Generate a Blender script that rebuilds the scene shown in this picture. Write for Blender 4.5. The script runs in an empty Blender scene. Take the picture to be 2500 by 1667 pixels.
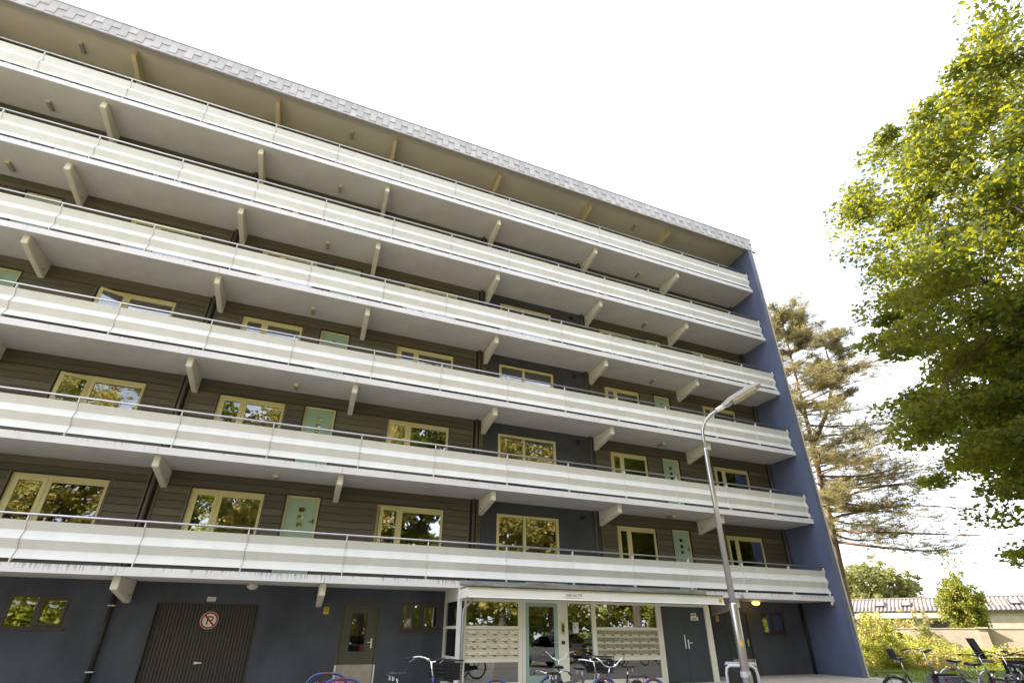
import bpy, bmesh, math, random
import numpy as np
from mathutils import Vector, Matrix

random.seed(7)
RNG = np.random.default_rng(7)
SC = bpy.context.scene
COL = SC.collection
PI = math.pi

# ------------------------------------------------------------------ camera
F_PX, CX, CY, W_PX, H_PX = 1191.53, 1245.0, 956.0, 2500.0, 1667.0
YAW, PITCH, ROLL = 0.3709, 0.4564, 0.0063
CAM = Vector((-1.8548, -13.7667, 1.3381))
_cy, _sy, _cp, _sp = math.cos(YAW), math.sin(YAW), math.cos(PITCH), math.sin(PITCH)
FWD = Vector((_sy * _cp, _cy * _cp, _sp))
_r = Vector((_cy, -_sy, 0.0))
_u = _r.cross(FWD)
RIGHT = math.cos(ROLL) * _r + math.sin(ROLL) * _u
UP = -math.sin(ROLL) * _r + math.cos(ROLL) * _u
cam_data = bpy.data.cameras.new("camera")
cam_data.sensor_width = 36.0
cam_data.lens = F_PX / W_PX * 36.0
cam_data.shift_x = (W_PX / 2 - CX) / W_PX
cam_data.shift_y = (CY - H_PX / 2) / W_PX
cam_data.clip_start = 0.05
cam_data.clip_end = 3000
cam = bpy.data.objects.new("camera", cam_data)
COL.objects.link(cam)
M = Matrix.Identity(4)
for i in range(3):
    M[i][0], M[i][1], M[i][2], M[i][3] = RIGHT[i], UP[i], -FWD[i], CAM[i]
cam.matrix_world = M
SC.camera = cam

# ------------------------------------------------------------------ sun, sky, exposure
SUN_EL = math.radians(36)
SUN_AZ = math.radians(138)                    # math angle from +x: the sun stands behind the building, to the left
SUN_DIR = Vector((math.cos(SUN_AZ) * math.cos(SUN_EL), math.sin(SUN_AZ) * math.cos(SUN_EL), math.sin(SUN_EL)))
sun_data = bpy.data.lights.new("sun", 'SUN')
sun_data.energy = 5.0
sun_data.angle = math.radians(0.6)
sun_data.color = (1.0, 0.93, 0.82)
sun = bpy.data.objects.new("sun", sun_data)
COL.objects.link(sun)
sun.rotation_euler = SUN_DIR.to_track_quat('Z', 'Y').to_euler()
sun.location = SUN_DIR * 60

world = bpy.data.worlds.new("World")
SC.world = world
world.use_nodes = True
wn, wl = world.node_tree.nodes, world.node_tree.links
wn.clear()
sky = wn.new('ShaderNodeTexSky')
sky.sky_type = 'NISHITA'
sky.sun_disc = False
sky.sun_elevation = SUN_EL
sky.sun_rotation = math.atan2(SUN_DIR.x, SUN_DIR.y)
sky.air_density = 1.0
sky.dust_density = 3.0
sky.ozone_density = 1.0
tc = wn.new('ShaderNodeTexCoord')
mp = wn.new('ShaderNodeMapping')
mp.inputs['Scale'].default_value = (1.0, 1.0, 2.6)
nz = wn.new('ShaderNodeTexNoise')
nz.inputs['Scale'].default_value = 2.2
nz.inputs['Detail'].default_value = 7
nz.inputs['Roughness'].default_value = 0.6
rp = wn.new('ShaderNodeValToRGB')
rp.color_ramp.elements[0].position = 0.36
rp.color_ramp.elements[0].color = (0.24, 0.24, 0.24, 1)
rp.color_ramp.elements[1].position = 0.52
rp.color_ramp.elements[1].color = (0.9, 0.9, 0.9, 1)
mx = wn.new('ShaderNodeMixRGB')
mx.inputs['Color2'].default_value = (7.6, 7.9, 8.6, 1)       # thin bright cloud veil
bg = wn.new('ShaderNodeBackground')
bg.inputs['Strength'].default_value = 0.10
wo = wn.new('ShaderNodeOutputWorld')
wl.new(tc.outputs['Generated'], mp.inputs['Vector'])
wl.new(mp.outputs['Vector'], nz.inputs['Vector'])
wl.new(nz.outputs['Fac'], rp.inputs['Fac'])
wl.new(rp.outputs['Color'], mx.inputs['Fac'])
wl.new(sky.outputs['Color'], mx.inputs['Color1'])
wl.new(mx.outputs['Color'], bg.inputs['Color'])
wl.new(bg.outputs['Background'], wo.inputs['Surface'])

SC.view_settings.view_transform = 'Standard'
SC.view_settings.look = 'None'
SC.view_settings.exposure = 1.95
SC.view_settings.gamma = 1.0
SC.view_settings.use_curve_mapping = False
SC.render.engine = 'CYCLES'
SC.cycles.use_denoising = True
SC.cycles.max_bounces = 7
SC.cycles.diffuse_bounces = 5
SC.cycles.glossy_bounces = 4
SC.cycles.transmission_bounces = 6
SC.cycles.transparent_max_bounces = 10
SC.cycles.sample_clamp_indirect = 8.0
SC.cycles.caustics_reflective = False
SC.cycles.caustics_refractive = False


# ------------------------------------------------------------------ materials
MATS = {}


def mat(name, color, rough=0.7, metal=0.0, spec=0.4, vary=0.0, vscale=3.0, bump=0.0, bscale=60.0,
        stretch=(1, 1, 1), color2=None, obj_random=0.0, emit=None, emit_s=0.0, coat=0.0):
    m = bpy.data.materials.new(name)
    m.use_nodes = True
    n, l = m.node_tree.nodes, m.node_tree.links
    b = n['Principled BSDF']
    b.inputs['Roughness'].default_value = rough
    b.inputs['Metallic'].default_value = metal
    b.inputs['Specular IOR Level'].default_value = spec
    b.inputs['Coat Weight'].default_value = coat
    b.inputs['Base Color'].default_value = (*color, 1)
    if emit:
        b.inputs['Emission Color'].default_value = (*emit, 1)
        b.inputs['Emission Strength'].default_value = emit_s
    t = n.new('ShaderNodeTexCoord')
    mpn = n.new('ShaderNodeMapping')
    mpn.inputs['Scale'].default_value = stretch
    l.new(t.outputs['Object'], mpn.inputs['Vector'])
    if vary > 0 or color2:
        tx = n.new('ShaderNodeTexNoise')
        tx.inputs['Scale'].default_value = vscale
        tx.inputs['Detail'].default_value = 8
        tx.inputs['Roughness'].default_value = 0.62
        l.new(mpn.outputs['Vector'], tx.inputs['Vector'])
        cr = n.new('ShaderNodeValToRGB')
        cr.color_ramp.elements[0].position = 0.33
        cr.color_ramp.elements[1].position = 0.68
        c2 = color2 if color2 else tuple(min(1, c * (1 + vary)) for c in color)
        c1 = color if color2 else tuple(c * (1 - vary) for c in color)
        cr.color_ramp.elements[0].color = (*c1, 1)
        cr.color_ramp.elements[1].color = (*c2, 1)
        l.new(tx.outputs['Fac'], cr.inputs['Fac'])
        out = cr.outputs['Color']
        if obj_random > 0:
            oi = n.new('ShaderNodeObjectInfo')
            mr = n.new('ShaderNodeMapRange')
            mr.inputs['To Min'].default_value = 1 - obj_random
            mr.inputs['To Max'].default_value = 1 + obj_random
            l.new(oi.outputs['Random'], mr.inputs['Value'])
            hv = n.new('ShaderNodeHueSaturation')
            l.new(out, hv.inputs['Color'])
            l.new(mr.outputs['Result'], hv.inputs['Value'])
            out = hv.outputs['Color']
        l.new(out, b.inputs['Base Color'])
    if bump > 0:
        bt = n.new('ShaderNodeTexNoise')
        bt.inputs['Scale'].default_value = bscale
        bt.inputs['Detail'].default_value = 5
        l.new(mpn.outputs['Vector'], bt.inputs['Vector'])
        bn = n.new('ShaderNodeBump')
        bn.inputs['Strength'].default_value = bump
        bn.inputs['Distance'].default_value = 0.01
        l.new(bt.outputs['Fac'], bn.inputs['Height'])
        l.new(bn.outputs['Normal'], b.inputs['Normal'])
    MATS[name] = m
    return m


def stained(name, color, stain, z_period, rough=0.6, strength=0.6, threshold=0.56):
    """painted concrete edge with dark drips that hang from its top (period z = storey height)"""
    m = mat(name, color, rough, vary=0.06, vscale=1.4, bump=0.08, bscale=30)
    n, l = m.node_tree.nodes, m.node_tree.links
    b = n['Principled BSDF']
    t = [x for x in n if x.type == 'TEX_COORD'][0]
    old = b.inputs['Base Color'].links[0].from_socket
    m2 = n.new('ShaderNodeMapping')
    m2.inputs['Scale'].default_value = (13, 13, 0.9)
    l.new(t.outputs['Object'], m2.inputs['Vector'])
    tx = n.new('ShaderNodeTexNoise')
    tx.inputs['Scale'].default_value = 1.0
    tx.inputs['Detail'].default_value = 6
    tx.inputs['Roughness'].default_value = 0.7
    l.new(m2.outputs['Vector'], tx.inputs['Vector'])
    m3 = n.new('ShaderNodeMapping')
    m3.inputs['Scale'].default_value = (0.45, 0.45, 0.33)
    l.new(t.outputs['Object'], m3.inputs['Vector'])
    big = n.new('ShaderNodeTexNoise')
    big.inputs['Scale'].default_value = 1.0
    big.inputs['Detail'].default_value = 2
    l.new(m3.outputs['Vector'], big.inputs['Vector'])
    mul = n.new('ShaderNodeMath'); mul.operation = 'MULTIPLY_ADD'
    mul.inputs[1].default_value = 0.55
    l.new(big.outputs['Fac'], mul.inputs[0])
    l.new(tx.outputs['Fac'], mul.inputs[2])
    # drips thin out towards the bottom of the edge
    sx = n.new('ShaderNodeSeparateXYZ')
    l.new(t.outputs['Object'], sx.inputs[0])
    hz = n.new('ShaderNodeMath'); hz.operation = 'MULTIPLY_ADD'
    hz.inputs[1].default_value = 0.9; hz.inputs[2].default_value = -0.13
    l.new(sx.outputs['Z'], hz.inputs[0])
    ad = n.new('ShaderNodeMath'); ad.operation = 'ADD'
    l.new(mul.outputs[0], ad.inputs[0]); l.new(hz.outputs[0], ad.inputs[1])
    cr = n.new('ShaderNodeValToRGB')
    cr.color_ramp.elements[0].position = threshold + 0.25
    cr.color_ramp.elements[1].position = threshold + 0.43
    cr.color_ramp.elements[0].color = (0, 0, 0, 1)
    cr.color_ramp.elements[1].color = (strength, strength, strength, 1)
    l.new(ad.outputs[0], cr.inputs['Fac'])
    mxn = n.new('ShaderNodeMixRGB')
    l.new(cr.outputs['Color'], mxn.inputs['Fac'])
    l.new(old, mxn.inputs['Color1'])
    mxn.inputs['Color2'].default_value = (*stain, 1)
    l.new(mxn.outputs['Color'], b.inputs['Base Color'])
    return m


def glass(name, tint=(0.75, 0.8, 0.78), ior=2.0, rough=0.012):
    m = bpy.data.materials.new(name)
    m.use_nodes = True
    n, l = m.node_tree.nodes, m.node_tree.links
    n.clear()
    o = n.new('ShaderNodeOutputMaterial')
    tr = n.new('ShaderNodeBsdfTransparent'); tr.inputs['Color'].default_value = (*tint, 1)
    gl = n.new('ShaderNodeBsdfGlossy'); gl.inputs['Roughness'].default_value = rough
    gl.inputs['Color'].default_value = (0.95, 0.97, 1, 1)
    fr = n.new('ShaderNodeFresnel'); fr.inputs['IOR'].default_value = ior
    mxs = n.new('ShaderNodeMixShader')
    tcn = n.new('ShaderNodeTexCoord')
    nzn = n.new('ShaderNodeTexNoise'); nzn.inputs['Scale'].default_value = 2.2; nzn.inputs['Detail'].default_value = 1
    bn = n.new('ShaderNodeBump'); bn.inputs['Strength'].default_value = 0.05; bn.inputs['Distance'].default_value = 0.02
    l.new(tcn.outputs['Object'], nzn.inputs['Vector']); l.new(nzn.outputs['Fac'], bn.inputs['Height'])
    l.new(bn.outputs['Normal'], gl.inputs['Normal'])
    l.new(fr.outputs['Fac'], mxs.inputs['Fac']); l.new(tr.outputs[0], mxs.inputs[1]); l.new(gl.outputs[0], mxs.inputs[2])
    l.new(mxs.outputs[0], o.inputs['Surface'])
    MATS[name] = m
    return m


def leaf_mat(name, c_dark, c_light, c_odd, odd=0.1, trans=0.45, glow=None):
    m = bpy.data.materials.new(name)
    m.use_nodes = True
    n, l = m.node_tree.nodes, m.node_tree.links
    n.clear()
    o = n.new('ShaderNodeOutputMaterial')
    geo = n.new('ShaderNodeNewGeometry')
    cr = n.new('ShaderNodeValToRGB')
    e = cr.color_ramp.elements
    e[0].position = 0.0; e[0].color = (*c_dark, 1)
    e[1].position = 1.0 - odd; e[1].color = (*c_light, 1)
    x = e.new(1.0 - odd + 0.02); x.color = (*c_odd, 1)
    l.new(geo.outputs['Random Per Island'], cr.inputs['Fac'])
    df = n.new('ShaderNodeBsdfPrincipled'); df.inputs['Roughness'].default_value = 0.5
    df.inputs['Specular IOR Level'].default_value = 0.25
    ts = n.new('ShaderNodeBsdfTranslucent')
    hs = n.new('ShaderNodeHueSaturation'); hs.inputs['Value'].default_value = 1.5; hs.inputs['Saturation'].default_value = 1.1
    l.new(cr.outputs['Color'], df.inputs['Base Color']); l.new(cr.outputs['Color'], hs.inputs['Color'])
    if glow:
        gm = n.new('ShaderNodeMixRGB'); gm.inputs['Fac'].default_value = 0.5; gm.inputs['Color2'].default_value = (*glow, 1)
        l.new(hs.outputs['Color'], gm.inputs['Color1']); l.new(gm.outputs['Color'], ts.inputs['Color'])
    else:
        l.new(hs.outputs['Color'], ts.inputs['Color'])
    mxs = n.new('ShaderNodeMixShader'); mxs.inputs['Fac'].default_value = trans
    l.new(df.outputs[0], mxs.inputs[1]); l.new(ts.outputs[0], mxs.inputs[2])
    l.new(mxs.outputs[0], o.inputs['Surface'])
    MATS[name] = m
    return m


def brick_mat(name, c1, c2, mortar, scale=1.0, bw=0.21, bh=0.065, msize=0.01, rough=0.85, axes='xz'):
    m = bpy.data.materials.new(name)
    m.use_nodes = True
    n, l = m.node_tree.nodes, m.node_tree.links
    b = n['Principled BSDF']; b.inputs['Roughness'].default_value = rough
    t = n.new('ShaderNodeTexCoord'); s = n.new('ShaderNodeSeparateXYZ'); c = n.new('ShaderNodeCombineXYZ')
    l.new(t.outputs['Object'], s.inputs[0])
    l.new(s.outputs['X'], c.inputs['X']); l.new(s.outputs['Z' if axes == 'xz' else 'Y'], c.inputs['Y'])
    br = n.new('ShaderNodeTexBrick')
    br.inputs['Scale'].default_value = scale
    br.inputs['Brick Width'].default_value = bw; br.inputs['Row Height'].default_value = bh
    br.inputs['Mortar Size'].default_value = msize
    br.inputs['Color1'].default_value = (*c1, 1); br.inputs['Color2'].default_value = (*c2, 1)
    br.inputs['Mortar'].default_value = (*mortar, 1)
    l.new(c.outputs[0], br.inputs['Vector'])
    nz2 = n.new('ShaderNodeTexNoise'); nz2.inputs['Scale'].default_value = 1.3; nz2.inputs['Detail'].default_value = 6
    l.new(t.outputs['Object'], nz2.inputs['Vector'])
    mr = n.new('ShaderNodeMapRange'); mr.inputs['To Min'].default_value = 0.7; mr.inputs['To Max'].default_value = 1.25
    l.new(nz2.outputs['Fac'], mr.inputs['Value'])
    hs = n.new('ShaderNodeHueSaturation'); l.new(br.outputs['Color'], hs.inputs['Color']); l.new(mr.outputs[0], hs.inputs['Value'])
    l.new(hs.outputs['Color'], b.inputs['Base Color'])
    bn = n.new('ShaderNodeBump'); bn.inputs['Strength'].default_value = 0.4; bn.inputs['Distance'].default_value = 0.005
    l.new(br.outputs['Fac'], bn.inputs['Height']); bn.invert = True
    l.new(bn.outputs['Normal'], b.inputs['Normal'])
    MATS[name] = m
    return m


mat('soffit', (0.60, 0.585, 0.575), 0.8, vary=0.09, vscale=0.9, bump=0.12, bscale=90)
mat('roof_soffit', (0.58, 0.54, 0.44), 0.8, vary=0.06, vscale=0.8, bump=0.12, bscale=90)
mat('white_sheet', (0.715, 0.72, 0.705), 0.45, vary=0.045, vscale=2.5, spec=0.4, stretch=(1, 1, 0.35), obj_random=0.03)
stained('slab_edge', (0.72, 0.715, 0.74), (0.20, 0.19, 0.15), 2.8, threshold=0.585)
stained('slab_edge_low', (0.74, 0.735, 0.76), (0.16, 0.16, 0.10), 2.8, threshold=0.53, strength=0.8)
mat('bracket_paint', (0.70, 0.665, 0.56), 0.7, vary=0.06, vscale=3, bump=0.15, bscale=50)
mat('bracket_roof', (0.66, 0.57, 0.36), 0.7, vary=0.06, vscale=3, bump=0.15, bscale=50)
mat('board', (0.105, 0.092, 0.064), 0.6, vary=0.20, vscale=2.0, stretch=(0.5, 1, 14), bump=0.25, bscale=14, obj_random=0.25)
mat('backing', (0.03, 0.026, 0.022), 0.9)
mat('frame_cream', (0.62, 0.565, 0.29), 0.45, vary=0.06, vscale=2.0)
mat('reveal_dark', (0.035, 0.03, 0.025), 0.6)
mat('trim_brown', (0.14, 0.12, 0.085), 0.5, vary=0.1)
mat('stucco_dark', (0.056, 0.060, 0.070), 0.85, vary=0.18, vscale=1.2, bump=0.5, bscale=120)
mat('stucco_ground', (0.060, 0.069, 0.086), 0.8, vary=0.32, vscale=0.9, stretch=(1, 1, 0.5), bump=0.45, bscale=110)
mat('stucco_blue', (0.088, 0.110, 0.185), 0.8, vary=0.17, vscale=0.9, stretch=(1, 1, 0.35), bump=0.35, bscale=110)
mat('panel_blue', (0.13, 0.15, 0.215), 0.55, vary=0.08, vscale=0.6)
mat('trim_cream', (0.62, 0.56, 0.50), 0.5)
mat('door_green', (0.30, 0.43, 0.32), 0.4, vary=0.05)
mat('steel', (0.50, 0.50, 0.53), 0.32, metal=0.9, vary=0.08, vscale=6)
mat('galvanised', (0.46, 0.46, 0.47), 0.30, metal=0.95, vary=0.14, vscale=4, stretch=(1, 1, 0.3))
mat('zinc', (0.33, 0.34, 0.34), 0.55, metal=0.2, vary=0.4, vscale=2.5, stretch=(0.6, 1, 3))
mat('pipe_brown', (0.075, 0.06, 0.05), 0.45, vary=0.15)
mat('pipe_black', (0.018, 0.017, 0.015), 0.5)
mat('pipe_grey', (0.36, 0.36, 0.37), 0.5)
mat('shingle', (0.47, 0.455, 0.465), 0.75, vary=0.12, vscale=2.2, obj_random=0.12, bump=0.1, bscale=40)
mat('roof_trim', (0.45, 0.52, 0.60), 0.4, metal=0.3)
mat('gutter_grey', (0.30, 0.29, 0.27), 0.6, vary=0.12)
mat('porch_cream', (0.70, 0.68, 0.585), 0.45, vary=0.05, vscale=2)
mat('porch_white', (0.74, 0.74, 0.74), 0.45, vary=0.05, vscale=2)
mat('canopy_white', (0.76, 0.75, 0.71), 0.5, vary=0.07, vscale=1.5, stretch=(0.6, 1, 2))
mat('moss_strip', (0.42, 0.42, 0.20), 0.8, vary=0.25, vscale=6)
mat('mailbox', (0.60, 0.56, 0.46), 0.45, vary=0.04)
mat('mail_flap', (0.63, 0.59, 0.46), 0.35, obj_random=0.08, vary=0.03)
mat('mail_flap_dark', (0.27, 0.25, 0.18), 0.35, obj_random=0.15, vary=0.05)
mat('black', (0.012, 0.012, 0.014), 0.4)
mat('black_gloss', (0.016, 0.016, 0.02), 0.22, coat=0.3)
mat('rubber', (0.02, 0.02, 0.021), 0.7)
mat('teal_paint', (0.27, 0.41, 0.365), 0.4, vary=0.06)
mat('double_door', (0.040, 0.052, 0.060), 0.5, vary=0.12, vscale=1.2)
mat('garage_brown', (0.055, 0.048, 0.042), 0.55, vary=0.15, vscale=1.2, stretch=(3, 1, 0.4))
mat('door_olive', (0.075, 0.072, 0.055), 0.5, vary=0.1)
mat('frame_brown', (0.060, 0.048, 0.042), 0.5, vary=0.1)
mat('kick_plate', (0.42, 0.38, 0.33), 0.4, metal=0.5, vary=0.18, vscale=3)
mat('white_plastic', (0.75, 0.74, 0.68), 0.4)
mat('sign_white', (0.74, 0.73, 0.66), 0.45, vary=0.03)
mat('sign_red', (0.42, 0.018, 0.02), 0.45, vary=0.1)
mat('sign_yellow', (0.62, 0.40, 0.02), 0.5, vary=0.15, vscale=12)
mat('sticker_red', (0.35, 0.06, 0.04), 0.5)
mat('brass', (0.52, 0.42, 0.18), 0.4, metal=0.5)
mat('room_wall', (0.30, 0.27, 0.22), 0.9, vary=0.1)
mat('lobby_wall', (0.52, 0.48, 0.36), 0.8, vary=0.06)
mat('curtain_beige', (0.46, 0.42, 0.30), 0.9, vary=0.12, vscale=9, stretch=(6, 1, 0.2))
mat('curtain_yellow', (0.40, 0.36, 0.06), 0.9, vary=0.2, vscale=9, stretch=(6, 1, 0.2))
mat('curtain_purple', (0.17, 0.03, 0.15), 0.9, vary=0.2, vscale=9, stretch=(6, 1, 0.2))
mat('curtain_red', (0.16, 0.02, 0.025), 0.9, vary=0.2, vscale=9, stretch=(6, 1, 0.2))
mat('blind_grey', (0.30, 0.30, 0.27), 0.8, vary=0.06)
mat('lamp_orange', (0.9, 0.5, 0.2), 0.4, emit=(1.0, 0.45, 0.16), emit_s=4.0)
mat('lamp_amber', (0.9, 0.55, 0.15), 0.4, emit=(1.0, 0.52, 0.08), emit_s=2.6)
mat('lamp_opal', (0.62, 0.60, 0.58), 0.3)
mat('lamp_body', (0.32, 0.30, 0.26), 0.5)
mat('lamp_end', (0.68, 0.60, 0.36), 0.5)
mat('lamp_glass', (0.42, 0.38, 0.28), 0.3, vary=0.15, vscale=14)
mat('rack_blue', (0.045, 0.055, 0.21), 0.35, vary=0.2, vscale=14, coat=0.3)
mat('rust', (0.14, 0.05, 0.03), 0.8)
mat('bin_green', (0.012, 0.034, 0.032), 0.4, vary=0.1)
mat('bin_frame', (0.50, 0.51, 0.56), 0.4, metal=0.3)
mat('bike_black', (0.014, 0.014, 0.018), 0.28, coat=0.4)
mat('bike_grey', (0.10, 0.10, 0.12), 0.35, coat=0.3)
mat('bike_yellow', (0.50, 0.42, 0.12), 0.4)
mat('bike_blue', (0.03, 0.04, 0.20), 0.3, coat=0.3)
mat('grip_brown', (0.10, 0.028, 0.02), 0.7)
mat('chrome', (0.80, 0.80, 0.82), 0.15, metal=1.0)
mat('bag_grey', (0.11, 0.115, 0.135), 0.8, vary=0.15, vscale=20)
mat('bag_black', (0.02, 0.02, 0.024), 0.75)
mat('screen_clear', (0.30, 0.31, 0.33), 0.2)
mat('red_reflector', (0.12, 0.008, 0.01), 0.2)
mat('bark', (0.085, 0.068, 0.050), 0.9, vary=0.4, vscale=5, stretch=(1, 1, 0.25), bump=0.8, bscale=9)
mat('pine_bark', (0.19, 0.125, 0.09), 0.9, vary=0.35, vscale=4, stretch=(1, 1, 0.35), bump=0.8, bscale=8)
mat('grass_ground', (0.10, 0.13, 0.025), 0.95, vary=0.35, vscale=0.8)
mat('soil', (0.20, 0.15, 0.09), 0.95, vary=0.3)
mat('asphalt', (0.11, 0.108, 0.105), 0.9, vary=0.2, vscale=2, bump=0.3, bscale=80)
brick_mat('paving', (0.47, 0.43, 0.365), (0.41, 0.375, 0.315), (0.27, 0.245, 0.21), bw=0.22, bh=0.11, msize=0.006, axes='xy')
brick_mat('road_paving', (0.48, 0.415, 0.325), (0.42, 0.36, 0.28), (0.29, 0.25, 0.205), bw=0.22, bh=0.11, msize=0.006, axes='xy')
brick_mat('garden_brick', (0.43, 0.325, 0.245), (0.36, 0.265, 0.195), (0.46, 0.41, 0.34))
brick_mat('house_brick', (0.46, 0.37, 0.285), (0.40, 0.315, 0.235), (0.46, 0.42, 0.35))
mat('coping', (0.40, 0.35, 0.29), 0.85, vary=0.15)
mat('tile_roof', (0.17, 0.14, 0.125), 0.75, vary=0.12)
mat('carport_white', (0.66, 0.63, 0.58), 0.6)
mat('carport_grey', (0.40, 0.37, 0.34), 0.6)
mat('car_silver', (0.40, 0.41, 0.43), 0.3, metal=0.6, coat=0.6)
mat('car_red', (0.22, 0.012, 0.012), 0.3, coat=0.6)
mat('flower_pink', (0.55, 0.07, 0.40), 0.6, vary=0.3, vscale=40)
mat('flower_white', (0.72, 0.70, 0.70), 0.6)
mat('planter_grey', (0.12, 0.11, 0.10), 0.8)
mat('paper', (0.66, 0.64, 0.62), 0.6)
glass('pane', ior=3.1)
glass('pane_entrance', tint=(0.62, 0.64, 0.58), ior=3.0, rough=0.006)
glass('car_glass', tint=(0.25, 0.27, 0.28), ior=1.8)
leaf_mat('leaf_big', (0.034, 0.060, 0.013), (0.088, 0.118, 0.020), (0.16, 0.12, 0.015), odd=0.03, trans=0.5, glow=(0.60, 0.55, 0.02))
leaf_mat('needle', (0.13, 0.13, 0.055), (0.32, 0.275, 0.13), (0.40, 0.28, 0.14), odd=0.14, trans=0.4)
leaf_mat('leaf_round', (0.11, 0.125, 0.035), (0.27, 0.26, 0.09), (0.22, 0.19, 0.06), odd=0.1, trans=0.35)
leaf_mat('leaf_bush', (0.20, 0.23, 0.03), (0.42, 0.42, 0.08), (0.46, 0.34, 0.12), odd=0.16, trans=0.4)
leaf_mat('leaf_conifer', (0.11, 0.13, 0.018), (0.27, 0.27, 0.04), (0.34, 0.27, 0.06), odd=0.08, trans=0.35)
leaf_mat('leaf_dry', (0.26, 0.22, 0.07), (0.44, 0.37, 0.14), (0.42, 0.28, 0.12), odd=0.12, trans=0.3)
leaf_mat('leaf_gold', (0.18, 0.20, 0.05), (0.44, 0.38, 0.11), (0.50, 0.33, 0.10), odd=0.16, trans=0.4, glow=(0.55, 0.47, 0.10))
leaf_mat('blade', (0.10, 0.15, 0.014), (0.24, 0.28, 0.04), (0.20, 0.19, 0.06), odd=0.08, trans=0.35)


# ------------------------------------------------------------------ mesh helpers
class MB:
    def __init__(self):
        self.v, self.f = [], []

    def box(self, x0, x1, y0, y1, z0, z1):
        b = len(self.v)
        self.v += [(x0, y0, z0), (x1, y0, z0), (x1, y1, z0), (x0, y1, z0), (x0, y0, z1), (x1, y0, z1), (x1, y1, z1), (x0, y1, z1)]
        self.f += [(b, b + 3, b + 2, b + 1), (b + 4, b + 5, b + 6, b + 7), (b, b + 1, b + 5, b + 4), (b + 1, b + 2, b + 6, b + 5),
                   (b + 2, b + 3, b + 7, b + 6), (b + 3, b, b + 4, b + 7)]
        return self

    def poly_prism(self, pts, axis, a0, a1):
        """pts 2D polygon; axis 'x' -> pts are (y,z); 'y' -> (x,z); 'z' -> (x,y)"""
        def P(q, a):
            return {'x': (a, q[0], q[1]), 'y': (q[0], a, q[1]), 'z': (q[0], q[1], a)}[axis]
        b, n = len(self.v), len(pts)
        self.v += [P(q, a0) for q in pts] + [P(q, a1) for q in pts]
        self.f.append(tuple(b + i for i in reversed(range(n))))
        self.f.append(tuple(b + n + i for i in range(n)))
        for i in range(n):
            j = (i + 1) % n
            self.f.append((b + i, b + j, b + n + j, b + n + i))
        return self

    def tube(self, path, r, n=8, caps=True):
        path = [Vector([float(c) for c in p]) for p in path]
        rs = [float(q) for q in r] if isinstance(r, (list, tuple)) else [float(r)] * len(path)
        b = len(self.v)
        prev = None
        for i, p in enumerate(path):
            d = (path[min(i + 1, len(path) - 1)] - path[max(i - 1, 0)])
            d = d.normalized() if d.length > 1e-9 else Vector((0, 0, 1))
            if prev is None:
                a = Vector((0, 0, 1)) if abs(d.z) < 0.9 else Vector((1, 0, 0))
                e1 = d.cross(a).normalized()
            else:
                e1 = (prev - d * prev.dot(d))
                e1 = e1.normalized() if e1.length > 1e-6 else d.orthogonal().normalized()
            prev = e1
            e2 = d.cross(e1)
            for k in range(n):
                t = 2 * PI * k / n
                self.v.append(tuple(p + rs[i] * (math.cos(t) * e1 + math.sin(t) * e2)))
        for i in range(len(path) - 1):
            for k in range(n):
                k2 = (k + 1) % n
                self.f.append((b + i * n + k, b + i * n + k2, b + (i + 1) * n + k2, b + (i + 1) * n + k))
        if caps:
            self.f.append(tuple(b + k for k in reversed(range(n))))
            self.f.append(tuple(b + (len(path) - 1) * n + k for k in range(n)))
        return self

    def ellipsoid(self, c, r, n=12, m=8, z_min=-1.0, z_max=1.0):
        b = len(self.v)
        a0, a1 = math.asin(z_min), math.asin(z_max)
        for i in range(m + 1):
            a = a0 + (a1 - a0) * i / m
            for k in range(n):
                t = 2 * PI * k / n
                self.v.append((c[0] + r[0] * math.cos(a) * math.cos(t), c[1] + r[1] * math.cos(a) * math.sin(t), c[2] + r[2] * math.sin(a)))
        for i in range(m):
            for k in range(n):
                k2 = (k + 1) % n
                self.f.append((b + i * n + k, b + i * n + k2, b + (i + 1) * n + k2, b + (i + 1) * n + k))
        self.f.append(tuple(b + k for k in reversed(range(n))))
        self.f.append(tuple(b + m * n + k for k in range(n)))
        return self

    def torus(self, c, R, r, axis='y', n=28, m=8):
        b = len(self.v)
        for i in range(n):
            t = 2 * PI * i / n
            for k in range(m):
                s = 2 * PI * k / m
                q, h = R + r * math.cos(s), r * math.sin(s)
                a, bb = q * math.cos(t), q * math.sin(t)
                self.v.append({'y': (c[0] + a, c[1] + h, c[2] + bb), 'x': (c[0] + h, c[1] + a, c[2] + bb), 'z': (c[0] + a, c[1] + bb, c[2] + h)}[axis])
        for i in range(n):
            for k in range(m):
                i2, k2 = (i + 1) % n, (k + 1) % m
                self.f.append((b + i * m + k, b + i2 * m + k, b + i2 * m + k2, b + i * m + k2))
        return self

    def mesh(self, name, smooth=False):
        me = bpy.data.meshes.new(name)
        me.from_pydata(self.v, [], self.f)
        bm = bmesh.new(); bm.from_mesh(me)
        bmesh.ops.recalc_face_normals(bm, faces=bm.faces)
        bm.to_mesh(me); bm.free()
        if smooth:
            me.polygons.foreach_set('use_smooth', [True] * len(me.polygons))
        return me

    def build(self, name, material, parent=None, smooth=False, loc=None, bevel=0.0):
        o = bpy.data.objects.new(name, self.mesh(name, smooth))
        o.data.materials.append(MATS[material])
        COL.objects.link(o)
        if parent: o.parent = parent
        if loc: o.location = loc
        if bevel > 0:
            md = o.modifiers.new('bevel', 'BEVEL'); md.width = bevel; md.segments = 2; md.limit_method = 'ANGLE'
        return o


def boxes(name, material, parent, items):
    for it in items: MB().box(*it).build(name, material, parent)


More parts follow.
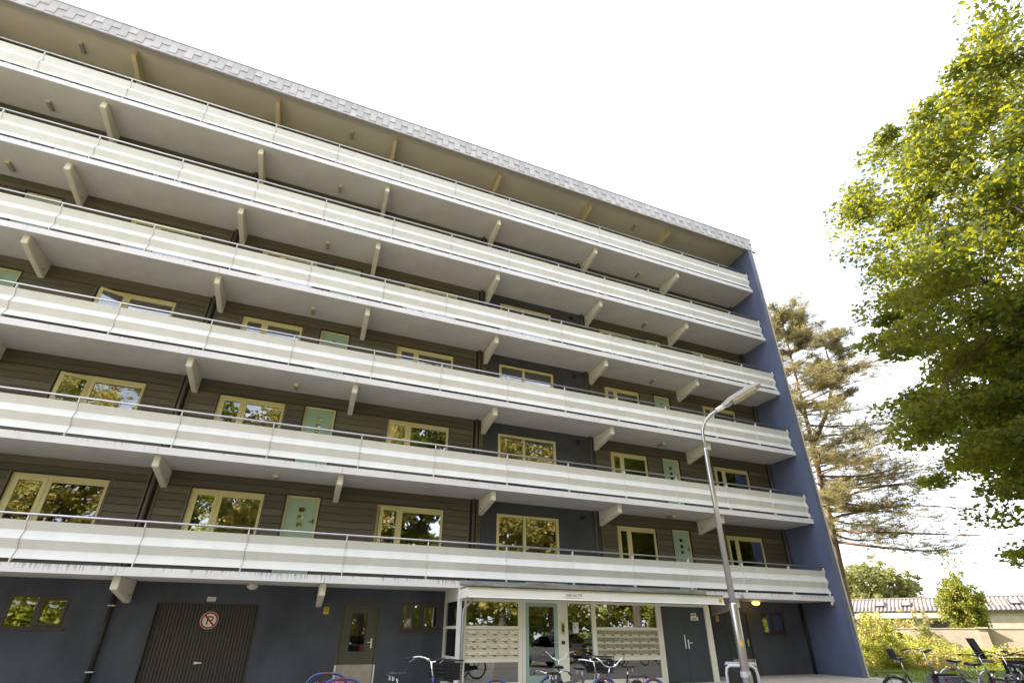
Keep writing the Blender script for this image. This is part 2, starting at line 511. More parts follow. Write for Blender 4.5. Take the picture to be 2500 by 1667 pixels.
def tag(o, label=None, cat=None, group=None, kind=None):
    if label: o['label'] = label
    if cat: o['category'] = cat
    if group: o['group'] = group
    if kind: o['kind'] = kind
    return o


def thing(name, label, cat, loc=(0, 0, 0), rz=0.0, group=None):
    o = bpy.data.objects.new(name, None)
    COL.objects.link(o)
    o.empty_display_size = 0.2
    o.location = loc; o.rotation_euler = (0, 0, rz)
    return tag(o, label, cat, group)


def inst(name, me, parent=None, loc=(0, 0, 0), rot=None, scale=None):
    o = bpy.data.objects.new(name, me)
    COL.objects.link(o)
    if parent: o.parent = parent
    o.location = loc
    if rot: o.rotation_euler = rot
    if scale: o.scale = scale
    return o


def copy_tree(o, parent=None):
    c = o.copy(); COL.objects.link(c); c.parent = parent
    for ch in list(o.children): copy_tree(ch, c)
    return c


def text_part(s, name, material, parent, loc, size, rot=(PI / 2, 0, 0), depth=0.002, sx=1.0, align='CENTER'):
    cu = bpy.data.curves.new(name, 'FONT')
    cu.body = s; cu.size = size; cu.extrude = depth; cu.align_x = align; cu.align_y = 'CENTER'
    tmp = bpy.data.objects.new(name + '_tmp', cu)
    COL.objects.link(tmp)
    dg = bpy.context.evaluated_depsgraph_get()
    me = bpy.data.meshes.new_from_object(tmp.evaluated_get(dg))
    bpy.data.objects.remove(tmp)
    me.materials.append(MATS[material])
    o = inst(name, me, parent, loc, rot, (sx, 1, 1))
    return o


def az_point(az_deg, dist, z):
    a = math.radians(az_deg)
    return Vector((CAM.x + math.sin(a) * dist, CAM.y + math.cos(a) * dist, z))


# ------------------------------------------------------------------ ground
def ground_z(y):
    if y > -0.6: return 0.0
    if y < -3.5: return -0.13
    return -0.13 * (-0.6 - y) / 2.9


def sheet(name, xs, ys, material, dz=0.0):
    b = MB()
    for y in ys:
        for x in xs: b.v.append((x, y, ground_z(y) + dz))
    nx = len(xs)
    for j in range(len(ys) - 1):
        for i in range(nx - 1):
            b.f.append((j * nx + i, j * nx + i + 1, (j + 1) * nx + i + 1, (j + 1) * nx + i))
    o = b.build(name, material)
    return tag(o, kind='structure')


YS = [-600, -60, -22, -9.5, -3.5, -0.6, 30, 600]
sheet('ground', [-600, -60, 0, 16, 40, 120, 600], YS, 'grass_ground', -0.012)
sheet('pavement', [-60, -20, 0, 16.85], [-9.5, -3.5, -0.6, 1.6], 'paving', 0.0)
sheet('parking_road', [-60, 0, 60], [-30, -9.62], 'road_paving', -0.05 + 0.044)
k = MB()
for i in range(60):
    k.box(-60 + 2 * i, -58.02 + 2 * i, -9.62, -9.5, -0.20, -0.115)
tag(k.build('kerb', 'coping'), kind='structure')

# ------------------------------------------------------------------ the apartment building
D = 1.443                                   # depth of the galleries
XE = 16.337                                 # inner face of the end wall
XL = -19.2
BR = [-19.2, -14.85, -10.32, -5.77, -1.426, 3.055, 7.55, 11.91]
POSTS = [-16.55, -14.37, -12.2, -9.89, -7.69, -5.523, -3.358, -1.036, 1.121, 3.435, 5.592, 7.758, 9.939, 12.257, 14.443, 16.215]
ZB = lambda k: 2.40 + 2.8 * (k - 1)         # underside of gallery k (1..6), 7 = roof
bld = thing('apartment_building', 'long dark apartment block with six tiers of white access galleries', 'building')

# floor plates, inner rooms, back and far-left mass
for k in range(1, 7):
    MB().box(XL - 12, XE - 0.004, D + 0.11, 7.7, ZB(k) + 0.004, ZB(k) + 0.176).build('floor_plate', 'room_wall', bld)
b = MB().box(XL - 12, XE - 0.004, 5.2, 5.3, 0, 19.2)
for x in BR[1:]: b.box(x - 0.1, x + 0.1, D + 0.12, 5.19, 0, 19.2)
b.build('inner_wall', 'room_wall', bld)
MB().box(XL - 12, 16.6, 7.7, 7.95, 0, 19.3).build('rear_wall', 'stucco_dark', bld)
MB().box(XL - 12.25, XL - 12.0, -0.3, 7.95, 0, 19.3).build('side_wall', 'stucco_blue', bld)
MB().box(XL - 12, XL + 0.0, D, D + 0.1, 0, 19.2).build('outer_wall', 'stucco_dark', bld)

# gallery slabs (one cast piece for each bay) with a coloured front edge
slab_x = BR[0:] + [XE - 0.003]
for k in range(1, 7):
    for i in range(len(slab_x) - 1):
        x0, x1 = slab_x[i] + 0.004, slab_x[i + 1] - 0.004
        w = x1 - x0
        s = MB().box(0, w, 0.022, D - 0.002, 0.0, 0.176).build('gallery_slab', 'soffit', bld, loc=(x0, 0, ZB(k)))
        MB().box(0, w, 0.0, 0.021, -0.004, 0.18).build('edge', 'slab_edge_low' if k == 1 else 'slab_edge', s)

# brackets
BRK = [(0.17, -0.002), (0.17, -0.28), (D - 0.005, -0.50), (D - 0.005, -0.002)]


def bracket_mesh(material):
    me = MB().poly_prism(BRK, 'x', -0.075, 0.075).mesh('bracket')
    bm = bmesh.new(); bm.from_mesh(me)
    bmesh.ops.bevel(bm, geom=list(bm.edges), offset=0.012, segments=2, affect='EDGES')
    bm.to_mesh(me); bm.free()
    me.materials.append(MATS[material])
    return me


br_me, br_roof_me = bracket_mesh('bracket_paint'), bracket_mesh('bracket_roof')
sock_me = MB().tube([(0.0, 1.2, -0.33), (0.005, 1.2, -0.33)], 0.028, 8).mesh('socket')
sock_me.materials.append(MATS['pipe_brown'])
for k in range(1, 8):
    z = ZB(k)
    for x in BR[1:]:
        if k == 1 and 2.5 < x < 10.4: continue
        o = inst('bracket', br_roof_me if k == 7 else br_me, bld, (x, 0.03 if k == 7 else 0, z))
        if k < 7:
            inst('socket', sock_me, o, (0.074, 0, 0)); inst('socket', sock_me, o, (-0.079, 0, 0))

# railings: handrail, folded sheet panels and profiled posts
PROF = [(0.014, 1.045), (0.096, 0.85), (0.014, 0.655), (0.096, 0.46), (0.014, 0.262)]
panel_cache = {}


def panel_mesh(w):
    key = round(w, 3)
    if key not in panel_cache:
        pts = [(y, z) for y, z in PROF] + [(y + 0.006, z) for y, z in reversed(PROF)]
        me = MB().poly_prism(pts, 'x', 0, w).mesh('panel')
        me.materials.append(MATS['white_sheet'])
        panel_cache[key] = me
    return panel_cache[key]


pp = [(0.0, 1.16), (0.0, 1.05)] + [(y - 0.022, z) for y, z in PROF[1:]] + [(0.0, 0.178), (0.05, 0.178), (0.115, 0.262), (0.10, 1.05), (0.045, 1.16)]
post_me = MB().poly_prism(pp, 'x', -0.011, 0.011).mesh('post')
post_me.materials.append(MATS['white_sheet'])
for k in range(1, 7):
    z = ZB(k)
    r = MB().tube([(-19.0, 0.018, z + 1.18), (16.26, 0.018, z + 1.18)], 0.027, 10).build('railing', 'steel', bld, smooth=True)
    for i, x in enumerate(POSTS):
        inst('post', post_me, r, (x, 0, z))
        if i < len(POSTS) - 1:
            inst('panel', panel_mesh(POSTS[i + 1] - x - 0.034), r, (x + 0.017, RNG.normal(0, 0.0015), z + RNG.normal(0, 0.002)))
    inst('panel', panel_mesh(0.075), r, (16.232, 0, z))
    inst('panel', panel_mesh(2.2), r, (-18.78, 0, z))

# roof: soffit, shingled fascia, trim
MB().box(XL - 12, 16.6, -0.28, 8.0, 19.202, 19.45).build('roof', 'roof_soffit', bld)
fas = MB().box(XL - 12, 16.64, -0.30, -0.2805, 18.90, 19.60).build('fascia', 'gutter_grey', bld)
MB().box(XL - 12, 16.69, -0.345, -0.25, 19.615, 19.66).build('roof_trim', 'roof_trim', bld)
boxes('gutter', 'gutter_grey', bld, [(-16 + 2.35 * i, -13.66 + 2.35 * i, -0.31, -0.22, 18.862, 18.897) for i in range(14)])


def tile_me(h):
    me = MB().poly_prism([(-0.318, h), (-0.333, 0.0), (-0.3215, 0.0), (-0.3065, h)], 'x', 0.003, 0.237).mesh('tile')
    me.materials.append(MATS['shingle'])
    return me


TM = {h: tile_me(h) for h in (0.31, 0.425, 0.61, 0.135)}
ncol = int((16.69 + 15.2) / 0.24)
for i in range(ncol):
    x = 16.69 - 0.24 * (i + 1)
    if i % 2 == 0:
        inst('tile', TM[0.31], fas, (x, -0.004, 19.30)); inst('tile', TM[0.425], fas, (x, 0.004, 18.885))
    else:
        inst('tile', TM[0.61], fas, (x, -0.004, 19.00)); inst('tile', TM[0.135], fas, (x, 0.004, 18.885))
MB().box(16.641, 16.69, -0.30, 8.0, 18.885, 19.61).build('fascia', 'shingle', bld)

# end wall with cladding strips on its front and cream corner trim
ew = MB().box(XE, 16.60, -0.315, 7.69, 0.0, 18.88).build('end_wall', 'stucco_blue', bld)
zs = [0.02, 2.17] + [2.17 + 2.8 * i for i in range(1, 6)] + [18.85]
for i in range(len(zs) - 1):
    MB().box(XE + 0.004, 16.545, -0.327, -0.3155, zs[i] + 0.006, zs[i + 1] - 0.006).build('strip', 'panel_blue', ew)
MB().box(16.55, 16.615, -0.335, -0.31, 0.02, 18.85).build('corner_trim', 'trim_cream', ew)

# ---- storey walls
UNIT = []      # (x0, x1, kind) openings that repeat on each storey
WINS = [(-8.96, -6.97, 'w', 0.385), (-5.12, -3.33, 'w', 0.39), (-0.21, 1.84, 'w', 0.35), (8.20, 9.87, 'w', 0.33), (13.17, 15.04, 'w', 0.30),
        (-14.05, -12.26, 'w', 0.39), (-17.9, -15.9, 'w', 0.385)]
DOORS = [(-2.75, -1.85), (10.60, 11.41), (-11.66, -10.77)]
STW = (3.61, 5.85)
CLAD = [(XL, -6.14), (-5.86, 2.68), (2.92, 3.07), (7.58, 16.12)]
PIPES = [-6.02, 2.81, 7.31, 16.2]
WH, DH, SH, SILL = 2.38, 2.41, 2.405, 0.98
board_cache = {}


def board_mesh(w, h):
    key = (round(w, 2), round(h, 3))
    if key not in board_cache:
        me = MB().poly_prism([(0.0, 0.0), (-0.018, 0.012), (-0.013, h - 0.012), (0.0, h - 0.004)], 'x', 0, w).mesh('board')
        me.materials.append(MATS['board'])
        board_cache[key] = me
    return board_cache[key]


def rect_minus(x0, x1, z0, z1, holes):
    """split one row rectangle by openings (x0,x1,z0,z1)"""
    cuts = sorted({z0, z1} | {h[3] for h in holes if z0 < h[3] < z1} | {h[2] for h in holes if z0 < h[2] < z1})
    out = []
    for a, c in zip(cuts[:-1], cuts[1:]):
        segs = [(x0, x1)]
        for h in holes:
            if h[2] < c - 1e-6 and h[3] > a + 1e-6:
                ns = []
                for s in segs:
                    if h[1] <= s[0] or h[0] >= s[1]: ns.append(s)
                    else:
                        if h[0] > s[0]: ns.append((s[0], h[0]))
                        if h[1] < s[1]: ns.append((h[1], s[1]))
                segs = ns
        out += [(s[0], s[1], a, c) for s in segs if s[1] - s[0] > 0.02 and c - a > 0.012]
    return out


def wall_with_holes(name, material, parent, x0, x1, z0, z1, holes, y0, y1):
    hs_ = [h for h in holes if h[1] > x0 and h[0] < x1 and h[3] > z0 and h[2] < z1]
    xs = sorted({x0, x1} | {v for h in hs_ for v in (h[0], h[1]) if x0 < v < x1})
    zz = sorted({z0, z1} | {v for h in hs_ for v in (h[2], h[3]) if z0 < v < z1})
    full = {}
    for i in range(len(xs) - 1):
        for j in range(len(zz) - 1):
            cx_, cz_ = (xs[i] + xs[i + 1]) / 2, (zz[j] + zz[j + 1]) / 2
            full[i, j] = not any(h[0] < cx_ < h[1] and h[2] < cz_ < h[3] for h in hs_)
    b, idx = MB(), {}

    def V(i, j, k):
        if (i, j, k) not in idx:
            idx[i, j, k] = len(b.v); b.v.append((xs[i], y1 if k else y0, zz[j]))
        return idx[i, j, k]
    for (i, j), f in full.items():
        if not f: continue
        b.f.append((V(i, j, 0), V(i + 1, j, 0), V(i + 1, j + 1, 0), V(i, j + 1, 0)))
        b.f.append((V(i, j, 1), V(i, j + 1, 1), V(i + 1, j + 1, 1), V(i + 1, j, 1)))
        if not full.get((i - 1, j)): b.f.append((V(i, j, 0), V(i, j + 1, 0), V(i, j + 1, 1), V(i, j, 1)))
        if not full.get((i + 1, j)): b.f.append((V(i + 1, j, 0), V(i + 1, j, 1), V(i + 1, j + 1, 1), V(i + 1, j + 1, 0)))
        if not full.get((i, j - 1)): b.f.append((V(i, j, 0), V(i, j, 1), V(i + 1, j, 1), V(i + 1, j, 0)))
        if not full.get((i, j + 1)): b.f.append((V(i, j + 1, 0), V(i + 1, j + 1, 0), V(i + 1, j + 1, 1), V(i, j + 1, 1)))
    return b.build(name, material, parent)


def frame_rect(b, x0, x1, z0, z1, t, y0, y1):
    b.box(x0, x1, y0, y1, z1 - t, z1); b.box(x0, x1, y0, y1, z0, z0 + t)
    b.box(x0, x0 + t, y0, y1, z0 + t, z1 - t); b.box(x1 - t, x1, y0, y1, z0 + t, z1 - t)


def cream_window(z, x0, x1, frac, curtain=None, blind=None, ajar=0.0):
    zt, z0 = z + WH, z + SILL
    y0 = D + 0.035
    xm = x0 + (x1 - x0) * frac
    b = MB()
    frame_rect(b, x0, x1, z0, zt, 0.075, y0, y0 + 0.07)
    b.box(xm - 0.03, xm + 0.06, y0 - 0.004, y0 + 0.07, z0 + 0.075, zt - 0.075)
    w = b.build('window', 'frame_cream', bld)
    # opening casement
    s = MB()
    frame_rect(s, x0 + 0.08, xm - 0.035, z0 + 0.08, zt - 0.08, 0.085, y0 - 0.012, y0 + 0.045)
    so = s.build('casement', 'frame_cream', w)
    if ajar:
        hx = xm - 0.035
        so.location = (hx, y0, 0); so.rotation_euler = (0, 0, ajar)
        for vv in so.data.vertices: vv.co.x -= hx; vv.co.y -= y0
    pa = MB().box(x0 + 0.165, xm - 0.12, y0 + 0.012, y0 + 0.018, z0 + 0.165, zt - 0.165).build('pane', 'pane', w)
    if ajar:
        pa.location = so.location; pa.rotation_euler = so.rotation_euler
        for vv in pa.data.vertices: vv.co.x -= hx; vv.co.y -= y0
    # fixed light with a ventilation rail on top
    boxes('vent_rail', 'frame_cream', w, [(xm + 0.062, x1 - 0.077, y0 + 0.004, y0 + 0.06, zt - 0.125, zt - 0.077),
                                         (xm + 0.062, x1 - 0.077, y0 - 0.012, y0 + 0.05, zt - 0.17, zt - 0.130)])
    MB().box(xm + 0.06, x1 - 0.075, y0 + 0.022, y0 + 0.028, z0 + 0.075, zt - 0.165).build('pane', 'pane', w)
    # dark reveal boards and edge trims
    boxes('reveal', 'reveal_dark', w, [(x0 - 0.02, x0, D - 0.012, D + 0.12, z0 - 0.02, zt + 0.02), (x1, x1 + 0.02, D - 0.012, D + 0.12, z0 - 0.02, zt + 0.02),
                                      (x0, x1, D - 0.012, D + 0.12, zt, zt + 0.02)])
    boxes('edge_trim', 'trim_brown', w, [(x0 - 0.055, x0 - 0.02, D - 0.024, D - 0.005, z0 - 0.03, zt + 0.03), (x1 + 0.02, x1 + 0.05, D - 0.024, D - 0.005, z0 - 0.03, zt + 0.03)])
    MB().box(x0 - 0.03, x1 + 0.03, D - 0.05, D + 0.034, z0 - 0.04, z0 - 0.002).build('sill', 'trim_brown', w)
    if curtain:
        c = MB()
        n = 26
        for i in range(n):
            xa, xb = x0 + (x1 - x0) * i / n, x0 + (x1 - x0) * (i + 1) / n
            c.v += [(xa, D + 0.22 + 0.025 * (i % 2), z0), (xb, D + 0.22 + 0.025 * ((i + 1) % 2), z0),
                    (xb, D + 0.22 + 0.025 * ((i + 1) % 2), zt), (xa, D + 0.22 + 0.025 * (i % 2), zt)]
            c.f.append(tuple(4 * i + q for q in range(4)))
        c.build('curtain', curtain, w)
    if blind:
        MB().box(xm + 0.05, x1 - 0.06, D + 0.18, D + 0.185, zt - blind, zt).build('blind', 'blind_grey', w)
    return w


def green_door(z, x0, x1):
    y0 = D + 0.03
    b = MB()
    t = 0.055
    zt = z + DH
    b.box(x0, x1, y0, y0 + 0.07, zt - t, zt); b.box(x0, x0 + t, y0, y0 + 0.07, z + 0.18, zt - t); b.box(x1 - t, x1, y0, y0 + 0.07, z + 0.18, zt - t)
    d = b.build('door', 'frame_cream', bld)
    xc = (x0 + x1) / 2
    holes = [(xc - 0.075, xc + 0.075, z + q - 0.06, z + q + 0.06) for q in (2.04, 1.82, 1.62)]
    wall_with_holes('leaf', 'door_green', d, x0 + t + 0.003, x1 - t - 0.003, z + 0.19, zt - t - 0.004, holes, y0 + 0.02, y0 + 0.06)
    for h in holes:
        q = MB(); frame_rect(q, h[0] - 0.025, h[1] + 0.025, h[2] - 0.025, h[3] + 0.025, 0.028, y0 + 0.01, y0 + 0.019)
        q.build('pane_bead', 'door_green', d)
        MB().box(h[0], h[1], y0 + 0.035, y0 + 0.04, h[2], h[3]).build('pane', 'pane', d)
    hb = MB().box(x1 - 0.115, x1 - 0.085, y0 + 0.008, y0 + 0.0195, z + 1.68, z + 1.80)
    hb.tube([(x1 - 0.10, y0 + 0.01, z + 1.72), (x1 - 0.10, y0 - 0.04, z + 1.72), (x1 - 0.22, y0 - 0.04, z + 1.72)], 0.01, 6)
    hb.build('handle', 'black', d)
    boxes('edge_trim', 'reveal_dark', d, [(x0 - 0.045, x0 - 0.003, D - 0.024, D + 0.1, z + 0.18, zt), (x1 + 0.003, x1 + 0.045, D - 0.024, D + 0.1, z + 0.18, zt),
                                         (x0 - 0.045, x1 + 0.045, D - 0.024, D + 0.1, zt + 0.003, zt + 0.04)])
    return d


CURT = {(1, 4): 'curtain_purple', (2, 4): 'curtain_yellow', (3, 1): 'curtain_yellow', (1, 3): 'curtain_beige', (4, 0): 'curtain_beige', (2, 3): 'curtain_beige', (4, 1): 'curtain_beige', (3, 4): 'curtain_red'}
BLIND = {(1, 1): 0.30, (4, 2): 0.4, (2, 0): 0.55, (2, 1): 0.32, (2, 2): 0.32, (3, 0): 0.6, (1, 2): 0.12, (3, 2): 0.3}
n_boards = 0
for k in range(1, 7):
    z = ZB(k)
    holes = [(w[0] - 0.02, w[1] + 0.02, z + SILL - 0.02, z + WH + 0.02) for w in WINS]
    holes += [(d[0] - 0.003, d[1] + 0.003, z + 0.17, z + DH + 0.003) for d in DOORS] + [(STW[0], STW[1], z + 0.95, z + SH)]
    wp = wall_with_holes('storey_wall', 'backing', bld, XL, XE - 0.004, z + 0.18, z + 2.798, holes, D + 0.001, D + 0.10)
    far = MB()
    rows = 13
    rh = 2.62 / rows
    vis = 5 if k <= 3 else 8
    for j in range(rows):
        z0, z1 = z + 0.18 + rh * j, z + 0.18 + rh * (j + 1)
        for cx0, cx1 in CLAD:
            for (a, c, e, f) in rect_minus(cx0, cx1, z0, z1, [(h[0] - 0.036, h[1] + 0.036, h[2], h[3]) for h in holes]):
                # joints between boards where long runs meet a bracket line
                parts = [(a, c)]
                if j >= vis and k <= 4 and c > -12.6 and n_boards < 300:
                    inst('board', board_mesh(c - a - 0.004, f - e), wp, (a + 0.002, D, e)); n_boards += 1
                else:
                    far.poly_prism([(D, e), (D - 0.018, e + 0.012), (D - 0.013, f - 0.012), (D, f - 0.004)], 'x', a, c)
    tag(far.build('cladding', 'board', wp), kind='stuff')
    # stair bay in dark render
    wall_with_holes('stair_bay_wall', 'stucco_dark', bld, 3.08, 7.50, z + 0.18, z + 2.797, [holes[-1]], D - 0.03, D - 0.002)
    vent = MB().torus((6.81, D - 0.032, z + 2.53), 0.085, 0.016, 'y', 16, 6)
    vent.tube([(6.81, D - 0.034, z + 2.53), (6.81, D - 0.02, z + 2.53)], 0.08, 14)
    vent.build('vent', 'black', bld)
    for i, w in enumerate(WINS):
        cream_window(z, w[0], w[1], w[3], CURT.get((k, i)), BLIND.get((k, i)), 0.35 if (k, i) in ((2, 0), (3, 0)) else (0.22 if (k, i) == (1, 2) else 0.0))
    for d in DOORS: green_door(z, *d)
    b = MB()
    frame_rect(b, STW[0], STW[1], z + 0.95, z + SH, 0.085, D - 0.045, D + 0.03)
    b.box(4.55, 4.64, D - 0.046, D + 0.03, z + 1.035, z + SH - 0.085)
    sw = b.build('window', 'frame_cream', bld)
    MB().box(STW[0] + 0.085, 4.55, D - 0.005, D + 0.001, z + 1.035, z + SH - 0.085).build('pane', 'pane', sw)
    MB().box(4.64, STW[1] - 0.085, D + 0.006, D + 0.012, z + 1.035, z + SH - 0.085).build('pane', 'pane', sw)
    for x in PIPES:
        p = MB().tube([(x, D - 0.07, z + 0.18), (x, D - 0.07, z + 2.798)], 0.05, 10)
        p.tube([(x, D - 0.07, z + 2.72), (x, D - 0.07, z + 2.797)], 0.062, 10)
        p.build('downpipe', 'pipe_brown', bld, smooth=False)
    boxes('edge_trim', 'trim_brown', bld, [(x - 0.015, x + 0.02, D - 0.03, D - 0.004, z + 0.18, z + 2.795) for x in (-6.15, -5.89, 2.665, 2.93, 7.56)])

# ---- ground storey
GH = [(-5.15, -2.86, 0.0, 1.93), (-0.81, 0.24, 0.0, 2.055), (0.80, 1.93, 1.335, 2.06), (-8.0, -6.83, 1.34, 2.03),
      (12.42, 13.48, 0.0, 2.06), (14.13, 15.30, 1.32, 2.07)]
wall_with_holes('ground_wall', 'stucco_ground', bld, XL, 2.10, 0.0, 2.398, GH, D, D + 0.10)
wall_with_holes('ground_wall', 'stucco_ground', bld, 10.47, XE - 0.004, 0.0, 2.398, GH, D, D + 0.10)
# garage door of narrow ribs
gd = MB().box(-5.149, -2.861, D + 0.09, D + 0.11, 0.0, 1.928).build('garage_door', 'garage_brown', bld)
rib_me = MB().poly_prism([(0.0, 0.0), (0.012, -0.022), (0.050, -0.022), (0.062, 0.0)], 'z', 0.03, 1.915).mesh('rib')
rib_me.materials.append(MATS['garage_brown'])
nr = 30
for i in range(nr):
    inst('rib', rib_me, gd, (-5.10 + i * (2.19 / nr), D + 0.089, 0))
boxes('door_frame', 'reveal_dark', gd, [(-5.1495, -5.12, D - 0.01, D + 0.089, 0, 1.90), (-2.89, -2.8605, D - 0.01, D + 0.089, 0, 1.90), (-5.1495, -2.8605, D - 0.01, D + 0.089, 1.9, 1.9295)])
MB().poly_prism([(-4.035, 0.645), (-4.04, 0.59), (-3.87, 0.612), (-3.87, 0.626)], 'y', D + 0.05, D + 0.066).build('handle', 'white_plastic', gd)
# basement door with a tall light and a metal kick plate
dd = MB()
frame_rect(dd, -0.809, 0.239, 0.0, 2.054, 0.055, D - 0.012, D + 0.06)
dr = dd.build('door', 'door_olive', bld)
wall_with_holes('leaf', 'door_olive', dr, -0.75, 0.18, 0.055, 1.995, [(-0.495, -0.125, 0.85, 1.745)], D + 0.02, D + 0.06)
q = MB(); frame_rect(q, -0.515, -0.105, 0.83, 1.765, 0.022, D + 0.012, D + 0.0195); q.build('pane_bead', 'reveal_dark', dr)
MB().box(-0.495, -0.125, D + 0.035, D + 0.041, 0.85, 1.745).build('pane', 'pane', dr)
MB().box(-0.745, 0.175, D + 0.013, D + 0.0195, 0.06, 0.535).build('kick_plate', 'kick_plate', dr)
boxes('guard_strip', 'porch_cream', dr, [(-0.80, -0.755, D - 0.02, D - 0.0125, 0.02, 0.53), (0.19, 0.232, D - 0.02, D - 0.0125, 0.02, 0.53)])
q = MB().box(0.055, 0.095, D + 0.011, D + 0.0195, 0.92, 1.15).tube([(0.075, D + 0.015, 1.06), (0.075, D - 0.035, 1.06), (-0.045, D - 0.035, 1.06)], 0.011, 6)
q.build('handle', 'sign_white', dr)
# small ground-floor windows


def ground_window(x0, x1, z0, z1, xm, cl, cr):
    b = MB()
    frame_rect(b, x0 + 0.001, x1 - 0.001, z0 + 0.001, z1 - 0.001, 0.05, D + 0.005, D + 0.08)
    b.box(xm - 0.04, xm + 0.04, D + 0.004, D + 0.08, z0 + 0.051, z1 - 0.051)
    w = b.build('window', 'frame_brown', bld)
    s = MB(); frame_rect(s, xm + 0.045, x1 - 0.06, z0 + 0.06, z1 - 0.06, 0.05, D - 0.006, D + 0.05); s.build('casement', 'frame_brown', w)
    MB().box(x0 + 0.05, xm - 0.04, D + 0.035, D + 0.041, z0 + 0.05, z1 - 0.05).build('pane', 'pane', w)
    MB().box(xm + 0.09, x1 - 0.1, D + 0.025, D + 0.031, z0 + 0.1, z1 - 0.1).build('pane', 'pane', w)
    MB().box(x0 - 0.03, x1 + 0.02, D - 0.04, D + 0.004, z0 - 0.035, z0 + 0.0).build('sill', 'frame_brown', w)
    for (a, c, m_) in ((x0 + 0.05, xm - 0.03, cl), (xm + 0.05, x1 - 0.05, cr)):
        if m_:
            cb = MB(); n = 16
            for i in range(n):
                xa, xb = a + (c - a) * i / n, a + (c - a) * (i + 1) / n
                ya, yb = D + 0.16 + 0.02 * (i % 2), D + 0.16 + 0.02 * ((i + 1) % 2)
                cb.v += [(xa, ya, z0), (xb, yb, z0), (xb, yb, z1), (xa, ya, z1)]; cb.f.append(tuple(4 * i + q for q in range(4)))
            cb.build('curtain', m_, w)


ground_window(0.80, 1.93, 1.335, 2.06, 1.37, 'curtain_beige', 'curtain_beige')
ground_window(-8.0, -6.83, 1.34, 2.03, -7.43, None, 'curtain_beige')
ground_window(14.13, 15.30, 1.32, 2.07, 14.66, 'curtain_red', None)
# dark store door right of the entrance
dd = MB(); frame_rect(dd, 12.421, 13.479, 0.0, 2.059, 0.055, D - 0.012, D + 0.06)
dr = dd.build('door', 'frame_brown', bld)
MB().box(12.478, 13.422, D + 0.02, D + 0.06, 0.056, 2.0).build('leaf', 'double_door', dr)
MB().box(12.485, 13.415, D + 0.012, D + 0.0195, 0.06, 0.52).build('kick_plate', 'kick_plate', dr)
MB().box(13.43, 13.475, D - 0.02, D - 0.0125, 0.02, 0.52).build('guard_strip', 'porch_cream', dr)
q = MB().box(13.30, 13.34, D + 0.011, D + 0.0195, 0.92, 1.16).tube([(13.32, D + 0.015, 1.06), (13.32, D - 0.035, 1.06), (13.2, D - 0.035, 1.06)], 0.011, 6)
q.build('handle', 'sign_white', dr)
# ground-floor downpipes with clamps
for x, m_ in ((-6.03, 'pipe_black'), (16.2, 'pipe_black')):
    p = MB().tube([(x, D - 0.055, 0.0), (x, D - 0.055, 2.398)], 0.048, 10).build('downpipe', m_, bld, smooth=True)
    if x < 0:
        for z in (1.84, 0.475): MB().box(x - 0.07, x + 0.07, D - 0.112, D - 0.001, z - 0.012, z + 0.012).build('clamp', 'trim_cream', p)

# ------------------------------------------------------------------ entrance porch under the first gallery
por = thing('entrance_porch', 'cream glazed entrance porch with teal door and letterbox walls', 'porch', (2.05, 0.0, 0.0))
OX = 2.05


def pbox(name, m, x0, x1, y0, y1, z0, z1, parent=None, bevel=0.0):
    return MB().box(x0 - OX, x1 - OX, y0, y1, z0, z1).build(name, m, parent or por, bevel=bevel)


fr = MB()
for (x0, x1, z0, z1) in [(2.23, 2.29, 0.15, 2.08), (3.79, 3.905, 0.0, 2.08), (3.915, 4.005, 0.0, 2.08), (5.0, 5.04, 0.0, 2.08), (5.28, 5.32, 0.15, 2.08),
                         (6.11, 6.245, 0.0, 2.08), (8.385, 8.47, 0.0, 2.08), (8.48, 8.57, 0.0, 2.08), (2.155, 10.46, 2.08, 2.15), (2.23, 3.79, 0.0, 0.15),
                         (5.04, 6.11, 0.0, 0.15), (6.245, 8.385, 0.0, 0.15)]:
    fr.box(x0 - OX, x1 - OX, 0.0, 0.09, z0, z1)
fr.build('frame', 'porch_cream', por)
for x0, x1 in ((2.292, 3.788), (6.247, 8.383)):
    pbox('rail', 'porch_cream', x0, x1, -0.02, 0.088, 1.40, 1.455); pbox('rail', 'porch_cream', x0, x1, 0.0, 0.088, 1.456, 1.475)
    pbox('rail', 'porch_cream', x0, x1, -0.012, 0.088, 0.615, 0.695)
pbox('corner_post', 'porch_white', 2.05, 2.15, -0.01, 0.09, 0.0, 2.15)
pbox('jamb', 'porch_cream', 10.26, 10.46, -0.01, 0.09, 0.0, 2.08)
for x0, x1, z0, z1 in [(2.285, 3.795, 1.47, 2.085), (2.285, 3.795, 0.145, 0.62), (6.24, 8.39, 1.47, 2.085), (6.24, 8.39, 0.145, 0.62), (5.31, 6.115, 0.145, 2.085)]:
    pbox('pane', 'pane_entrance', x0, x1, 0.04, 0.046, z0, z1)
# left glazed side: back post, rails, panes
sd = MB()
sd.box(0.0, 0.09, D - 0.13, D - 0.003, 0.0, 2.15)
for z0, z1 in ((0.0, 0.14), (0.66, 0.74), (1.40, 1.47), (2.08, 2.15)): sd.box(0.01, 0.08, 0.0905, D - 0.131, z0, z1)
sd.build('side_frame', 'porch_cream', por)
for z0, z1 in ((0.14, 0.66), (0.74, 1.40), (1.47, 2.08)): MB().box(0.04, 0.046, 0.09, D - 0.13, z0, z1).build('pane', 'pane_entrance', por)
MB().box(0.0, 0.09, 0.0, D - 0.003, 2.151, 2.398).build('side_board', 'porch_cream', por)
